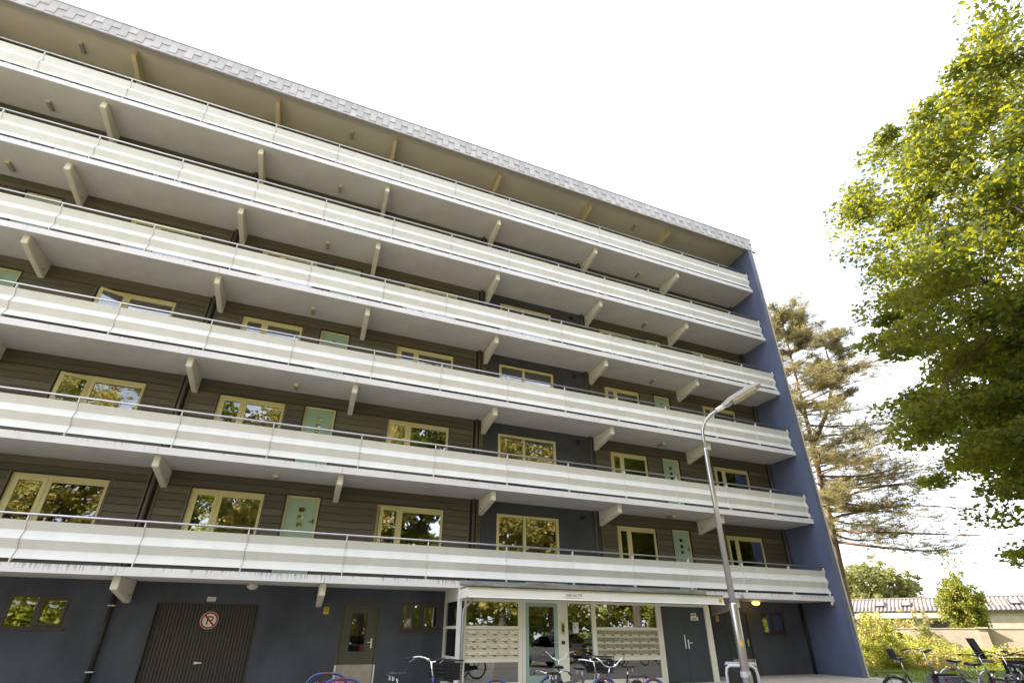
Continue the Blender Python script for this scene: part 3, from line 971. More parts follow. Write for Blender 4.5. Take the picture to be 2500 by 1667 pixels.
# lobby behind the glass
boxes('lobby_wall', 'lobby_wall', por, [(0.1, 6.45, D - 0.02, D + 0.1, 0.0, 2.398), (6.5, 6.56, 0.1, D - 0.03, 0.0, 2.29), (0.1, 8.4, 0.1, D - 0.03, 2.30, 2.39)])
pbox('inner_door', 'frame_brown', 2.95, 3.75, D - 0.06, D - 0.03, 0.0, 2.0)
pbox('inner_door', 'frame_brown', 7.35, 8.05, D - 0.06, D - 0.03, 0.0, 2.0)
pbox('back_wall', 'stucco_ground', 8.56, 10.46, D - 0.02, D + 0.1, 0.0, 2.398)
# teal entrance door
td = MB()
frame_rect(td, 4.01 - OX, 4.99 - OX, 0.03, 2.078, 0.10, 0.01, 0.06)
td.box(4.11 - OX, 4.89 - OX, 0.012, 0.058, 0.13, 0.28)
tdo = td.build('door', 'teal_paint', por)
pbox('pane', 'pane_entrance', 4.105, 4.895, 0.032, 0.038, 0.275, 1.985, tdo)
hh = MB().box(4.925 - OX, 4.965 - OX, -0.002, 0.0095, 0.92, 1.16).tube([(4.945 - OX, 0.0, 1.07), (4.945 - OX, -0.05, 1.07), (4.83 - OX, -0.05, 1.07)], 0.011, 6)
hh.build('handle', 'galvanised', tdo)
pbox('note', 'paper', 4.36, 4.56, 0.039, 0.041, 1.34, 1.66, tdo)
# intercom column
pbox('column', 'porch_cream', 5.041, 5.279, 0.012, 0.08, 0.0, 2.079)
ic = pbox('intercom', 'brass', 5.10, 5.215, -0.004, 0.0115, 1.275, 1.585)
pbox('screen', 'black', 5.13, 5.185, -0.007, -0.0045, 1.34, 1.53, ic)
pbox('key_reader', 'black', 5.11, 5.20, -0.01, 0.0115, 1.035, 1.115)
# paper notice with dark blots behind the side light
nt = pbox('notice', 'paper', 5.49, 5.67, 0.030, 0.032, 1.31, 1.59)
for (x, z, w, h) in ((5.515, 1.52, 0.03, 0.05), (5.53, 1.45, 0.035, 0.045), (5.555, 1.42, 0.03, 0.03), (5.615, 1.49, 0.022, 0.075), (5.525, 1.365, 0.03, 0.02), (5.56, 1.48, 0.02, 0.02)):
    MB().poly_prism([(x - OX, z), (x + w - OX, z + 0.008), (x + w * 0.9 - OX, z + h), (x + 0.006 - OX, z + h * 0.9)], 'y', 0.0275, 0.0295).build('print', 'black', nt)


# letterboxes
def letterboxes(x0, x1, ncol, zrows, flap_m, pitch_tag):
    w = (x1 - x0) / ncol
    for r, (zt, zb_) in enumerate(zrows):
        for c in range(ncol):
            xa = x0 + w * c
            nxt = zrows[r + 1][0] if r < 3 else 0.70
            top = 1.398 if r == 0 else zt + 0.018
            bot = nxt + 0.0185 if r < 3 else 0.697
            m = MB().box(xa + 0.002 - OX, xa + w - 0.002 - OX, 0.012, 0.085, bot + 0.001, top - 0.001).build('letterbox', 'mailbox', por)
            f = MB().poly_prism([(0.0115, zt), (-0.006, zt - 0.006), (-0.012, zb_ + 0.004), (0.0115, zb_)], 'x', xa + 0.012 - OX, xa + w - 0.02 - OX)
            fo = f.build('flap', flap_m, m)
            MB().box(xa + w * 0.62 - OX, xa + w * 0.92 - OX, 0.008, 0.0118, zb_ - 0.034, zb_ - 0.012).build('name_tag', 'black', m)
            MB().box(xa + 0.03 - OX, xa + 0.065 - OX, -0.0125, -0.0105, (zt + zb_) / 2 - 0.012, (zt + zb_) / 2 + 0.006).build('number', 'reveal_dark', fo)
            if (ncol, r, c) in ((5, 1, 2), (5, 2, 0), (7, 1, 0), (7, 2, 0)):
                MB().box(xa + w * 0.38 - OX, xa + w * 0.78 - OX, -0.0135, -0.0115, zb_ + 0.014, zb_ + 0.040).build('sticker', 'sticker_red', fo)


letterboxes(2.292, 3.788, 5, [(1.36, 1.285), (1.19, 1.115), (1.025, 0.95), (0.86, 0.785)], 'mail_flap', 0.3)
letterboxes(6.247, 8.383, 7, [(1.38, 1.285), (1.205, 1.11), (1.035, 0.945), (0.875, 0.785)], 'mail_flap_dark', 0.3)
# dark double door
for x0, x1 in ((8.575, 9.395), (9.405, 10.255)):
    dl = pbox('double_door', 'double_door', x0, x1, 0.03, 0.08, 0.02, 2.078)
    if x0 > 9:
        pbox('door_notice', 'sign_white', 9.74, 9.94, 0.026, 0.0295, 1.79, 1.90, dl)
        pbox('door_notice', 'sign_white', 9.70, 10.0, 0.0225, 0.0255, 1.69, 1.795, dl)
        for i in range(3): pbox('print', 'trim_brown', 9.77 + 0.045 * i, 9.80 + 0.045 * i, 0.0235, 0.0255, 1.82, 1.875, dl)
        for i in range(2): pbox('print', 'trim_brown', 9.76, 9.93 - 0.02 * i, 0.020, 0.022, 1.72 + 0.03 * i, 1.735 + 0.03 * i, dl)
        for i in range(3): pbox('vent_slot', 'trim_brown', 9.68 + 0.13 * i, 9.72 + 0.13 * i, 0.025, 0.0295, 1.95, 1.975, dl)
        h_ = MB().box(9.475 - OX, 9.51 - OX, 0.018, 0.0295, 0.90, 1.15).tube([(9.49 - OX, 0.02, 1.06), (9.49 - OX, -0.035, 1.06), (9.60 - OX, -0.035, 1.06)], 0.011, 6)
        h_.build('handle', 'sign_white', dl)
    else:
        pbox('guard_strip', 'trim_cream', 9.36, 9.3945, 0.018, 0.0295, 0.90, 1.29, dl)
# canopy
can = MB()
can.poly_prism([(-0.001, 2.16), (-0.70, 2.16), (-0.72, 2.355), (-0.001, 2.355)], 'x', 2.12 - OX, 10.38 - OX)
cno = can.build('canopy', 'canopy_white', por)
pf = [(-0.7205, 2.358), (-0.735, 2.358), (-0.752, 2.145), (-0.79, 2.128), (-0.788, 2.122), (-0.7005, 2.135)]
MB().poly_prism(pf, 'x', 2.095 - OX, 10.44 - OX).build('fascia_sheet', 'canopy_white', cno)
MB().poly_prism([(2.06 - OX, 2.125), (2.119 - OX, 2.16), (2.119 - OX, 2.355), (2.095 - OX, 2.355)], 'y', -0.735, -0.002).build('side_sheet', 'canopy_white', cno)
MB().box(2.09 - OX, 10.42 - OX, -0.765, -0.002, 2.357, 2.381).build('edge_trim', 'moss_strip', cno)
MB().box(2.08 - OX, 10.43 - OX, -0.775, -0.002, 2.382, 2.397).build('roofing', 'pipe_black', cno)
MB().box(2.075 - OX, 10.46 - OX, -0.018, -0.003, 2.47, 2.592).build('flashing', 'zinc', cno)
MB().box(4.0 - OX, 5.35 - OX, -0.024, -0.0185, 2.565, 2.615).build('flashing', 'zinc', cno)
dp = MB().tube([(0.14, -0.05, 0.0), (0.14, -0.05, 1.82), (0.155, -0.06, 1.88), (0.30, -0.16, 2.05), (0.34, -0.2, 2.13)], 0.033, 10)
dp.build('rain_pipe', 'pipe_grey', por, smooth=True)
st = MB().box(10.25 - OX, 10.36 - OX, -0.7600, -0.7535, 2.20, 2.30).build('sticker', 'sign_yellow', cno)

nums = thing('number_plate', 'plate reading 645 t/m 739 on the white canopy front', 'house number', (5.175, -0.7465, 2.252))
nums.rotation_euler = (math.radians(-4.5), 0, 0)
MB().box(-0.275, 0.275, -0.003, 0.002, -0.062, 0.055).build('plate', 'canopy_white', nums)
MB().box(-0.275, 0.27, -0.0055, -0.0032, -0.064, -0.058).box(-0.277, -0.27, -0.0055, -0.0032, -0.057, 0.05).build('border', 'trim_brown', nums)
text_part('645 t/m 739', 'lettering', 'black', nums, (0.0, -0.0045, 0.0), 0.098, sx=0.98)

hn = thing('number_plate', 'small cream plate reading 633 above the garage door', 'house number', (-3.995, D - 0.004, 2.033))
MB().box(-0.095, 0.095, -0.006, 0.002, -0.05, 0.05).build('plate', 'sign_white', hn)
text_part('633', 'lettering', 'trim_brown', hn, (0, -0.0075, 0.0), 0.095, sx=1.0)

npk = thing('no_parking_sign', 'round red and white no parking sign on the garage door', 'sign', (-3.935, D + 0.055, 1.55))
MB().tube([(0, 0, 0), (0, -0.006, 0)], 0.20, 40).build('disc', 'sign_white', npk)
MB().torus((0, -0.0065, 0), 0.170, 0.019, 'y', 40, 4).build('ring', 'sign_red', npk)
MB().poly_prism([(-0.135, 0.108), (-0.108, 0.135), (0.135, -0.108), (0.108, -0.135)], 'y', -0.014, -0.0115).build('bar', 'sign_red', npk)
pb = MB().box(-0.055, -0.027, -0.010, -0.0065, -0.10, 0.095)
pb.box(-0.027, 0.035, -0.010, -0.0065, 0.067, 0.095).box(-0.027, 0.035, -0.010, -0.0065, -0.012, 0.015)
arc = [(0.035 + 0.0535 * math.cos(t), 0.0415 + 0.0535 * math.sin(t)) for t in np.linspace(-PI / 2, PI / 2, 12)]
arc2 = [(0.035 + 0.026 * math.cos(t), 0.0415 + 0.026 * math.sin(t)) for t in np.linspace(PI / 2, -PI / 2, 12)]
pb.poly_prism(arc + arc2, 'y', -0.010, -0.0065)
pb.build('letter', 'black', npk)

for (x, z, lab) in ((-1.21, 1.82, 'yellow warning sticker between the garage and the basement door'), (12.065, 1.795, 'yellow warning sticker on the wall right of the entrance porch')):
    s = thing('warning_sign', lab, 'sign', (x, D - 0.003, z))
    MB().box(-0.068, 0.068, -0.004, 0.001, -0.09, 0.09).build('plate', 'sign_yellow', s)
    boxes('print', 'trim_brown', s, [(-0.04, 0.04, -0.0055, -0.0042, 0.05, 0.07), (-0.03, 0.03, -0.0055, -0.0042, -0.02, 0.015)])

# ------------------------------------------------------------------ lights under the galleries
ORD = {2: 'second', 3: 'third', 4: 'fourth', 5: 'fifth', 6: 'sixth', 7: ''}
SIDE = {-12.0: 'at the left edge', -3.1: 'left of the centre', 10.25: 'near the right end'}
for k in range(2, 8):
    for x in (-12.0, -3.1, 10.25):
        if x < -11 and k < 5: continue
        y0 = 0.76 if k < 7 else 0.55
        where = 'under the %s gallery' % ORD[k] if k < 7 else 'under the roof overhang'
        L = thing('ceiling_light', 'small box light %s, %s' % (where, SIDE[x]), 'lamp', (x, y0, ZB(k)), group='gallery ceiling lights')
        MB().box(-0.055, 0.055, 0.04, 0.37, -0.085, -0.002).build('diffuser', 'lamp_body', L, bevel=0.012)
        MB().box(-0.06, 0.06, 0.0, 0.0395, -0.09, -0.002).build('end_cap', 'lamp_end', L, bevel=0.008)
L = thing('wall_lamp', 'white oval bulkhead lamp above the garage door, switched off', 'lamp', (-3.09, 1.02, 2.4))
MB().tube([(0, 0, -0.001), (0, 0, -0.05)], 0.095, 20).build('base', 'white_plastic', L)
MB().ellipsoid((0, 0, -0.05), (0.13, 0.12, 0.10), 18, 8, -1, 0.0).build('globe', 'lamp_opal', L, smooth=True)
MB().torus((0, 0, -0.055), 0.132, 0.008, 'z', 24, 6).build('ring', 'white_plastic', L)
L = thing('wall_lamp', 'lit amber bulkhead lamp right of the entrance porch', 'lamp', (13.62, 1.05, 2.4))
MB().tube([(0, 0, -0.001), (0, 0, -0.05)], 0.095, 20).build('base', 'white_plastic', L)
MB().ellipsoid((0, 0, -0.05), (0.14, 0.13, 0.10), 18, 8, -1, 0.0).build('globe', 'lamp_amber', L, smooth=True)
L = thing('security_camera', 'white dome security camera at the end of the lowest gallery', 'camera', (16.255, 0.055, 2.395))
MB().tube([(0, 0, 0), (0, 0, -0.035)], 0.05, 16).build('mount', 'white_plastic', L)
MB().ellipsoid((0, 0, -0.075), (0.062, 0.062, 0.062), 16, 10).build('dome', 'white_plastic', L, smooth=True)
MB().ellipsoid((-0.02, -0.045, -0.085), (0.028, 0.028, 0.028), 12, 8).build('lens', 'black_gloss', L, smooth=True)
L = thing('pendant_lamp', 'glowing orange lamp inside a third storey window', 'lamp', (0.91, 1.85, 9.99))
MB().ellipsoid((0, 0, 0), (0.13, 0.13, 0.095), 18, 10).build('shade', 'lamp_orange', L, smooth=True)
MB().tube([(0, 0, 0.09), (0, 0, 0.79)], 0.006, 6).build('cord', 'black', L)
jb = thing('junction_box', 'small grey junction box on the slab edge right of the canopy', 'box', (11.93, -0.03, 2.45))
MB().box(-0.05, 0.05, -0.03, 0.028, -0.06, 0.07).build('housing', 'pipe_grey', jb, bevel=0.008)

# ------------------------------------------------------------------ street lamp with litter bin
LP = Vector((4.07, -7.67, -0.13))
lamp = thing('street_lamp', 'tall galvanised street lamp with curved arm in front of the entrance', 'street lamp', LP)
MB().tube([(0, 0, -0.1), (0, 0, 1.84), (0, 0, 1.87)], [0.062, 0.059, 0.050], 20).build('base_tube', 'galvanised', lamp, smooth=True)
MB().tube([(0, 0, 1.85), (0, 0, 4.24), (0, 0, 4.28)], [0.046, 0.036, 0.030], 20).build('pole', 'galvanised', lamp, smooth=True)
MB().box(-0.02, 0.04, -0.071, -0.060, 0.55, 0.95).build('hatch', 'galvanised', lamp)
ad = Vector((0.62, -0.78, 0)).normalized()
arm = [Vector((0, 0, 4.26)), Vector((0, 0, 4.45))]
for i in range(1, 9):
    t = i / 8 * math.radians(52)
    R_ = 0.46
    arm.append(Vector((0, 0, 4.48)) + ad * (R_ * (1 - math.cos(t))) + Vector((0, 0, R_ * math.sin(t))))
tan_ = (ad * math.sin(math.radians(52)) + Vector((0, 0, math.cos(math.radians(52)))))
tan_ = (ad * 0.9 + Vector((0, 0, 0.44))).normalized()
arm.append(arm[-1] + tan_ * 0.25)
MB().tube(arm, 0.026, 14).build('arm', 'galvanised', lamp, smooth=True)
tip = arm[-1]
hd = Vector((ad.x, ad.y, 0.42)).normalized()
sd_ = Vector((-ad.y, ad.x, 0)); up_ = hd.cross(sd_) * -1
up_ = sd_.cross(hd) * -1 if sd_.cross(hd).z < 0 else sd_.cross(hd)


def hp(a, s, h): return tuple(tip + hd * a + sd_ * s + up_ * h)


hb = MB()
secs = [(0.0, 0.05, -0.02, 0.045), (0.09, 0.075, -0.03, 0.06), (0.16, 0.095, -0.012, 0.075), (0.55, 0.10, -0.012, 0.075), (0.66, 0.085, -0.012, 0.05), (0.69, 0.07, -0.012, 0.01)]
for a, s, lo, hi in secs: hb.v += [hp(a, -s, lo), hp(a, s, lo), hp(a, s * 0.95, hi * 0.6), hp(a, s * 0.5, hi), hp(a, -s * 0.5, hi), hp(a, -s * 0.95, hi * 0.6)]
for i in range(len(secs) - 1):
    for q in range(6): hb.f.append((6 * i + q, 6 * i + (q + 1) % 6, 6 * i + 6 + (q + 1) % 6, 6 * i + 6 + q))
hb.f += [tuple(range(6)), tuple(30 + q for q in range(6))]
hob = hb.build('lamp_head', 'pipe_grey', lamp)
cv = MB()
for a, s, lo in ((0.18, 0.075, -0.05), (0.60, 0.075, -0.05)): cv.v += [hp(a, -s, lo), hp(a, s, lo), hp(a, s * 1.2, -0.0125), hp(a, -s * 1.2, -0.0125)]
cv.f = [(0, 1, 5, 4), (1, 2, 6, 5), (2, 3, 7, 6), (3, 0, 4, 7), (0, 3, 2, 1), (4, 5, 6, 7)]
cv.build('lens', 'lamp_glass', hob)
MB().tube([hp(-0.12, 0, 0.0), hp(0.03, 0, 0.0)], 0.043, 12).build('collar', 'porch_white', hob)
ca = math.atan2(CAM.y - LP.y, CAM.x - LP.x) + 0.35
sk = MB()
for i in range(9):
    a_ = ca - 0.5 + i / 8.0; h_ = 0.042 * math.sin(PI * i / 8) + 0.004
    sk.v += [(0.0622 * math.cos(a_), 0.0622 * math.sin(a_), 1.34 - h_), (0.0622 * math.cos(a_), 0.0622 * math.sin(a_), 1.34 + h_)]
for i in range(8): sk.f.append((2 * i, 2 * i + 2, 2 * i + 3, 2 * i + 1))
sk.build('sticker', 'sign_yellow', lamp)
vb = Vector((LP.x - CAM.x, LP.y - CAM.y, 0)).normalized()
rzb = math.atan2(vb.y, vb.x) - PI / 2
bn_ = thing('litter_bin', 'dark green litter bin with grey frame strapped to the street lamp', 'bin', LP + vb * 0.33 + Vector((-vb.y, vb.x, 0)) * 0.05, rzb)
body = MB().box(-0.20, 0.20, -0.22, 0.2, 0.30, 1.06).build('body', 'bin_green', bn_, bevel=0.03)
MB().poly_prism([(-0.21, 1.061), (0.21, 1.061), (0.20, 1.08), (-0.20, 1.08)], 'y', -0.23, 0.21).build('lid', 'bin_frame', bn_)
af = [(-0.20, -0.235, 0.25), (-0.20, -0.235, 0.95), (-0.185, -0.235, 1.02), (-0.14, -0.235, 1.05), (0.14, -0.235, 1.05), (0.185, -0.235, 1.02), (0.20, -0.235, 0.95), (0.20, -0.235, 0.25)]
MB().tube(af, 0.022, 8).build('front_frame', 'bin_frame', bn_, smooth=True)
MB().box(-0.16, 0.16, -0.232, -0.221, 0.80, 0.98).build('opening', 'black', bn_)
MB().box(-0.17, 0.17, -0.236, -0.221, 0.765, 0.795).build('lip', 'bin_frame', bn_)
MB().tube([(-0.199, -0.06, 0.80), (-0.205, -0.06, 0.80)], 0.085, 20).build('sticker', 'sign_yellow', bn_)
MB().tube([(0.05, -0.33, 0.92), (0.05, -0.33, 0.99)], 0.071, 20).build('strap', 'bin_frame', bn_)

# ------------------------------------------------------------------ blue cycle hoops, planters
def hoop(x, y, w, label, m='rack_blue', rz=0.0, h=0.80, r=0.024):
    z0 = ground_z(y)
    t = thing('cycle_stand', label, 'cycle stand', (x, y, z0), rz, group='hoop cycle stands')
    pts = [(-w / 2 + 0.02, 0, -0.05), (-w / 2, 0, h - 0.26)]
    for i in range(1, 7):
        a = PI - i / 6 * PI / 2
        pts.append((-w / 2 + 0.24 + 0.24 * math.cos(a), 0, h - 0.24 + 0.24 * math.sin(a) - r))
    for i in range(0, 7):
        a = PI / 2 - i / 6 * PI / 2
        pts.append((w / 2 - 0.24 + 0.24 * math.cos(a), 0, h - 0.24 + 0.24 * math.sin(a) - r))
    pts.append((w / 2 - 0.02, 0, -0.05))
    MB().tube(pts, r, 10).build('hoop', m, t, smooth=True)
    MB().tube([(-w / 2 + 0.01, 0, 0.34), (w / 2 - 0.01, 0, 0.34)], 0.014, 8).build('crossbar', m, t, smooth=True)
    MB().tube([(-0.07, 0, h - r), (0.05, 0, h - r)], r + 0.0012, 10, caps=False).build('worn_patch', 'rust', t, smooth=True)
    return t


hoop(-1.22, -3.35, 0.70, 'blue hoop stand behind the pink flowers')
hoop(-1.05, -4.45, 0.66, 'blue hoop stand in front of the pink flowers')
hoop(1.22, -5.30, 0.50, 'blue hoop stand before the left letterboxes')
hoop(2.35, -5.0, 0.52, 'blue hoop stand behind the bicycle saddles')
hoop(3.05, -5.55, 0.52, 'blue hoop stand under the silver handlebar')
hoop(3.75, -5.95, 0.48, 'blue hoop stand before the right letterboxes')


# ---- foliage helpers
def leaf_mesh(name, centres, normals_up, size, aspect=0.62, jitter=0.35):
    """one kite-shaped face for each leaf"""
    c = np.asarray(centres, float)
    n = len(c)
    th = RNG.uniform(0, 2 * PI, n)
    tilt = np.arccos(np.clip(RNG.uniform(normals_up, 1.0, n), -1, 1)) * np.where(RNG.random(n) < 0.5, 1, 1)
    ph = RNG.uniform(0, 2 * PI, n)
    nrm = np.stack([np.sin(tilt) * np.cos(ph), np.sin(tilt) * np.sin(ph), np.cos(tilt)], 1)
    a = np.stack([np.cos(th), np.sin(th), np.zeros(n)], 1)
    a -= nrm * (a * nrm).sum(1, keepdims=True)
    a /= np.linalg.norm(a, axis=1, keepdims=True) + 1e-9
    b = np.cross(nrm, a)
    s = size * (1 + jitter * RNG.uniform(-1, 1, (n, 1)))
    v = np.stack([c - a * s * 0.5, c + b * s * 0.5 * aspect - a * s * 0.05, c + a * s * 0.5, c - b * s * 0.5 * aspect - a * s * 0.05], 1).reshape(-1, 3)
    me = bpy.data.meshes.new(name)
    me.vertices.add(4 * n); me.vertices.foreach_set('co', v.ravel())
    me.loops.add(4 * n); me.loops.foreach_set('vertex_index', np.arange(4 * n, dtype=np.int32))
    me.polygons.add(n); me.polygons.foreach_set('loop_start', np.arange(0, 4 * n, 4, dtype=np.int32))
    me.polygons.foreach_set('loop_total', np.full(n, 4, dtype=np.int32))
    me.update(calc_edges=True)
    return me


def cloud(centres, radii, per):
    c = np.asarray(centres, float); r = np.asarray(radii, float)
    if r.ndim == 1: r = np.repeat(r[:, None], 3, 1)
    n = len(c)
    d = RNG.normal(size=(n, per, 3)); d /= np.linalg.norm(d, axis=2, keepdims=True)
    q = RNG.random((n, per, 1)) ** 0.45
    return (c[:, None, :] + d * q * r[:, None, :]).reshape(-1, 3)


def leaf_obj(name, me, material, parent):
    me.materials.append(MATS[material])
    return inst(name, me, parent)


def planter(x, y, label, flower_m, w, top, n):
    z0 = ground_z(y)
    t = thing('flower_planter', label, 'planter', (x, y, z0))
    MB().poly_prism([(-w * 0.42, 0.0), (w * 0.42, 0.0), (w / 2, top * 0.62), (-w / 2, top * 0.62)], 'y', -0.16, 0.16).build('pot', 'planter_grey', t)
    c = np.stack([RNG.uniform(-w * 0.5, w * 0.5, n), RNG.uniform(-0.18, 0.18, n), np.full(n, top * 0.78) + RNG.uniform(-0.08, 0.04, n)], 1)
    leaf_obj('foliage', leaf_mesh('foliage', cloud(c, np.full(n, 0.09), 40), 0.0, 0.05), 'blade', t)
    c2 = np.stack([RNG.uniform(-w * 0.5, w * 0.5, n), RNG.uniform(-0.18, 0.16, n), top * 0.9 + RNG.uniform(-0.08, 0.06, n)], 1)
    leaf_obj('flowers', leaf_mesh('flowers', cloud(c2, np.full(n, 0.045), 26), 0.2, 0.035), flower_m, t)


planter(-1.2, -3.9, 'planter of pink flowers between two blue hoops', 'flower_pink', 0.62, 0.70, 26)
planter(-2.35, -4.9, 'white blossom in a pot at the lower edge, near the garage door', 'flower_white', 0.22, 0.73, 8)


# ------------------------------------------------------------------ bicycles
def bicycle(label, loc, heading, frame_m='bike_black', bar='swept', grip_m='black', bar_m='chrome', extras=(), saddle_z=0.93, bar_z=1.08,
            steer=0.0, fork_m=None, step=True):
    z0 = ground_z(loc[1])
    t = thing('bicycle', label, 'bicycle', (loc[0], loc[1], z0), heading, group='parked bicycles')
    WB, Rw = 0.55, 0.335
    rake = Vector((-0.34, 0, 0.94)).normalized()
    head = Vector((0.36, 0, 0.78))
    for s in (-1, 1):
        w = MB().torus((0, 0, 0), Rw - 0.018, 0.019, 'y', 36, 8).build('wheel', 'rubber', t, smooth=True, loc=(s * WB, 0, Rw))
        if s == 1: w.rotation_euler = (0, 0, steer * 0.5)
        MB().torus((0, 0, 0), Rw - 0.045, 0.012, 'y', 36, 6).build('rim', 'steel', w, smooth=True)
        sp = MB()
        for i in range(18):
            a = 2 * PI * i / 18
            sp.tube([(0.02 * math.cos(a + 1), (-1) ** i * 0.025, 0.02 * math.sin(a + 1)), ((Rw - 0.05) * math.cos(a), 0, (Rw - 0.05) * math.sin(a))], 0.0016, 3, caps=False)
        sp.tube([(0, -0.045, 0), (0, 0.045, 0)], 0.02, 8)
        sp.build('spokes', 'steel', w)
        mg = MB()
        a0, a1 = (math.radians(-20), math.radians(200)) if s == -1 else (math.radians(20), math.radians(205))
        n = 20
        for i in range(n + 1):
            a = a0 + (a1 - a0) * i / n
            for yy, rr in ((-0.028, Rw + 0.012), (0.0, Rw + 0.026), (0.028, Rw + 0.012)):
                mg.v.append((rr * math.cos(a), yy, rr * math.sin(a)))
        for i in range(n):
            for q in range(2): mg.f.append((3 * i + q, 3 * i + q + 1, 3 * i + 4 + q, 3 * i + 3 + q))
        mgo = mg.build('mudguard', 'bike_black', t, smooth=True, loc=(s * WB, 0, Rw))
        if s == 1: mgo.rotation_euler = (0, 0, steer * 0.5)
        if s == -1 and 'white_tail' in extras:
            MB().tube([((Rw + 0.03) * math.cos(a), 0, (Rw + 0.03) * math.sin(a)) for a in np.linspace(math.radians(150), math.radians(195), 8)], 0.014, 6).build('tail_stripe', 'white_plastic', mgo)
    bb = Vector((-0.08, 0, 0.29)); seat = Vector((-0.26, 0, 0.72)); ra = Vector((-WB, 0, Rw)); fa = Vector((WB, 0, Rw))
    fm = MB()
    fm.tube([bb, seat + Vector((-0.02, 0, 0.06))], 0.018, 10)
    hd_lo = head - rake * -0.0 + Vector((0.03, 0, -0.10))
    if step:
        mid = [hd_lo + Vector((-0.02, 0, 0.04)), Vector((0.24, 0, 0.46)), Vector((0.08, 0, 0.33)), bb]
        fm.tube(mid, 0.022, 10)
    else:
        fm.tube([hd_lo, bb], 0.02, 10); fm.tube([head + Vector((0.01, 0, -0.03)), seat + Vector((0.0, 0, -0.01))], 0.018, 10)
    fm.tube([hd_lo + Vector((0.01, 0, -0.05)), head + Vector((-0.02, 0, 0.06))], 0.022, 10)
    for y in (-0.05, 0.05):
        fm.tube([bb + Vector((0, y * 0.4, 0)), ra + Vector((0, y, 0))], 0.011, 6)
        fm.tube([seat + Vector((0, y * 0.3, -0.02)), ra + Vector((0, y, 0))], 0.009, 6)
    fm.build('frame', frame_m, t, smooth=True)
    fk = MB()
    for y in (-0.05, 0.05): fk.tube([hd_lo + Vector((0.015, y * 0.7, -0.05)), hd_lo + Vector((0.09, y, -0.25)), fa + Vector((0, y, 0))], 0.012, 8)
    fk.build('fork', fork_m or frame_m, t, smooth=True)
    stem_top = Vector((0.29, 0, bar_z - 0.06))
    MB().tube([head, stem_top], 0.013, 8).build('stem', 'chrome', t, smooth=True)
    hbm = MB()
    cs, sn = math.cos(steer), math.sin(steer)

    def hl(x, y, z): return (stem_top.x + x * cs - y * sn, x * sn + y * cs, stem_top.z + z)
    grips = []
    for s in (-1, 1):
        if bar == 'swept':
            pts = [hl(0, 0, 0), hl(0.05, s * 0.06, 0.01), hl(0.06, s * 0.16, 0.05), hl(0.0, s * 0.25, 0.07), hl(-0.10, s * 0.285, 0.06), hl(-0.22, s * 0.30, 0.04)]
        elif bar == 'high':
            pts = [hl(0, 0, 0), hl(0.06, s * 0.09, 0.02), hl(0.06, s * 0.19, 0.12), hl(-0.02, s * 0.25, 0.155), hl(-0.12, s * 0.28, 0.15), hl(-0.24, s * 0.30, 0.14)]
        else:
            pts = [hl(0, 0, 0), hl(0.02, s * 0.1, 0.015), hl(0.0, s * 0.22, 0.03), hl(-0.05, s * 0.30, 0.03), hl(-0.10, s * 0.345, 0.025)]
        hbm.tube(pts, 0.0115, 8)
        grips.append((pts[-2], pts[-1]))
    ho = hbm.build('handlebar', bar_m, t, smooth=True)
    for a, c in grips:
        a, c = Vector(a), Vector(c)
        MB().tube([a + (c - a) * 0.15, c + (c - a) * 0.12], 0.0175, 10).build('grip', grip_m, ho, smooth=True)
        lv = a + (c - a) * 0.1
        MB().tube([lv, lv + Vector((0.05 * cs, 0.05 * sn, -0.02)), c + Vector((0.06 * cs, 0.06 * sn, -0.035))], 0.006, 6).build('brake_lever', 'steel', ho, smooth=True)
    MB().ellipsoid(hl(0.03, 0.09, 0.035), (0.028, 0.028, 0.02), 10, 6).build('bell', 'chrome', ho, smooth=True)
    # saddle
    sz = saddle_z
    MB().tube([seat, Vector((-0.30, 0, sz - 0.05))], 0.0125, 8).build('seat_post', 'chrome', t, smooth=True)
    sm = MB()
    sec = [(-0.44, 0.055, 0.03), (-0.42, 0.095, 0.05), (-0.36, 0.105, 0.052), (-0.29, 0.07, 0.045), (-0.22, 0.035, 0.042), (-0.17, 0.022, 0.036), (-0.155, 0.01, 0.02)]
    for x, wd, h in sec:
        zt = sz + (0.012 if x < -0.38 else 0.0)
        sm.v += [(x, -wd, zt - h * 0.9), (x, -wd * 0.95, zt - 0.012), (x, -wd * 0.5, zt), (x, wd * 0.5, zt), (x, wd * 0.95, zt - 0.012), (x, wd, zt - h * 0.9)]
    for i in range(len(sec) - 1):
        for q in range(6): sm.f.append((6 * i + q, 6 * i + (q + 1) % 6, 6 * i + 6 + (q + 1) % 6, 6 * i + 6 + q))
    sm.f += [tuple(range(6)), tuple(36 + q for q in range(6))]
    so = sm.build('saddle', 'black_gloss', t, smooth=True)
    for y in (-0.045, 0.045): MB().tube([(-0.38, y, sz - 0.05), (-0.38, y, sz - 0.10)], 0.018, 8).build('spring', 'steel', so)
    # rack, rear light, chain guard, crank, stand
    rk = MB()
    for y in (-0.06, 0.06):
        rk.tube([(-0.32, y, 0.735), (-0.88, y, 0.735), (-0.90, y * 0.6, 0.735)], 0.007, 6); rk.tube([(-0.75, y, 0.735), (-0.57, y, 0.345)], 0.006, 6)
    for x in (-0.45, -0.6, -0.75, -0.88): rk.tube([(x, -0.06, 0.735), (x, 0.06, 0.735)], 0.006, 6)
    rko = rk.build('rack', 'bike_black', t)
    MB().tube([(-0.905, 0, 0.70), (-0.93, 0, 0.70)], 0.022, 12).build('rear_light', 'red_reflector', rko)
    cg = MB().poly_prism([(-0.62, 0.30), (-0.58, 0.385), (-0.10, 0.40), (0.02, 0.36), (0.04, 0.28), (-0.02, 0.20), (-0.12, 0.19), (-0.58, 0.285)], 'y', -0.075, -0.055)
    cg.build('chain_guard', 'bike_black', t)
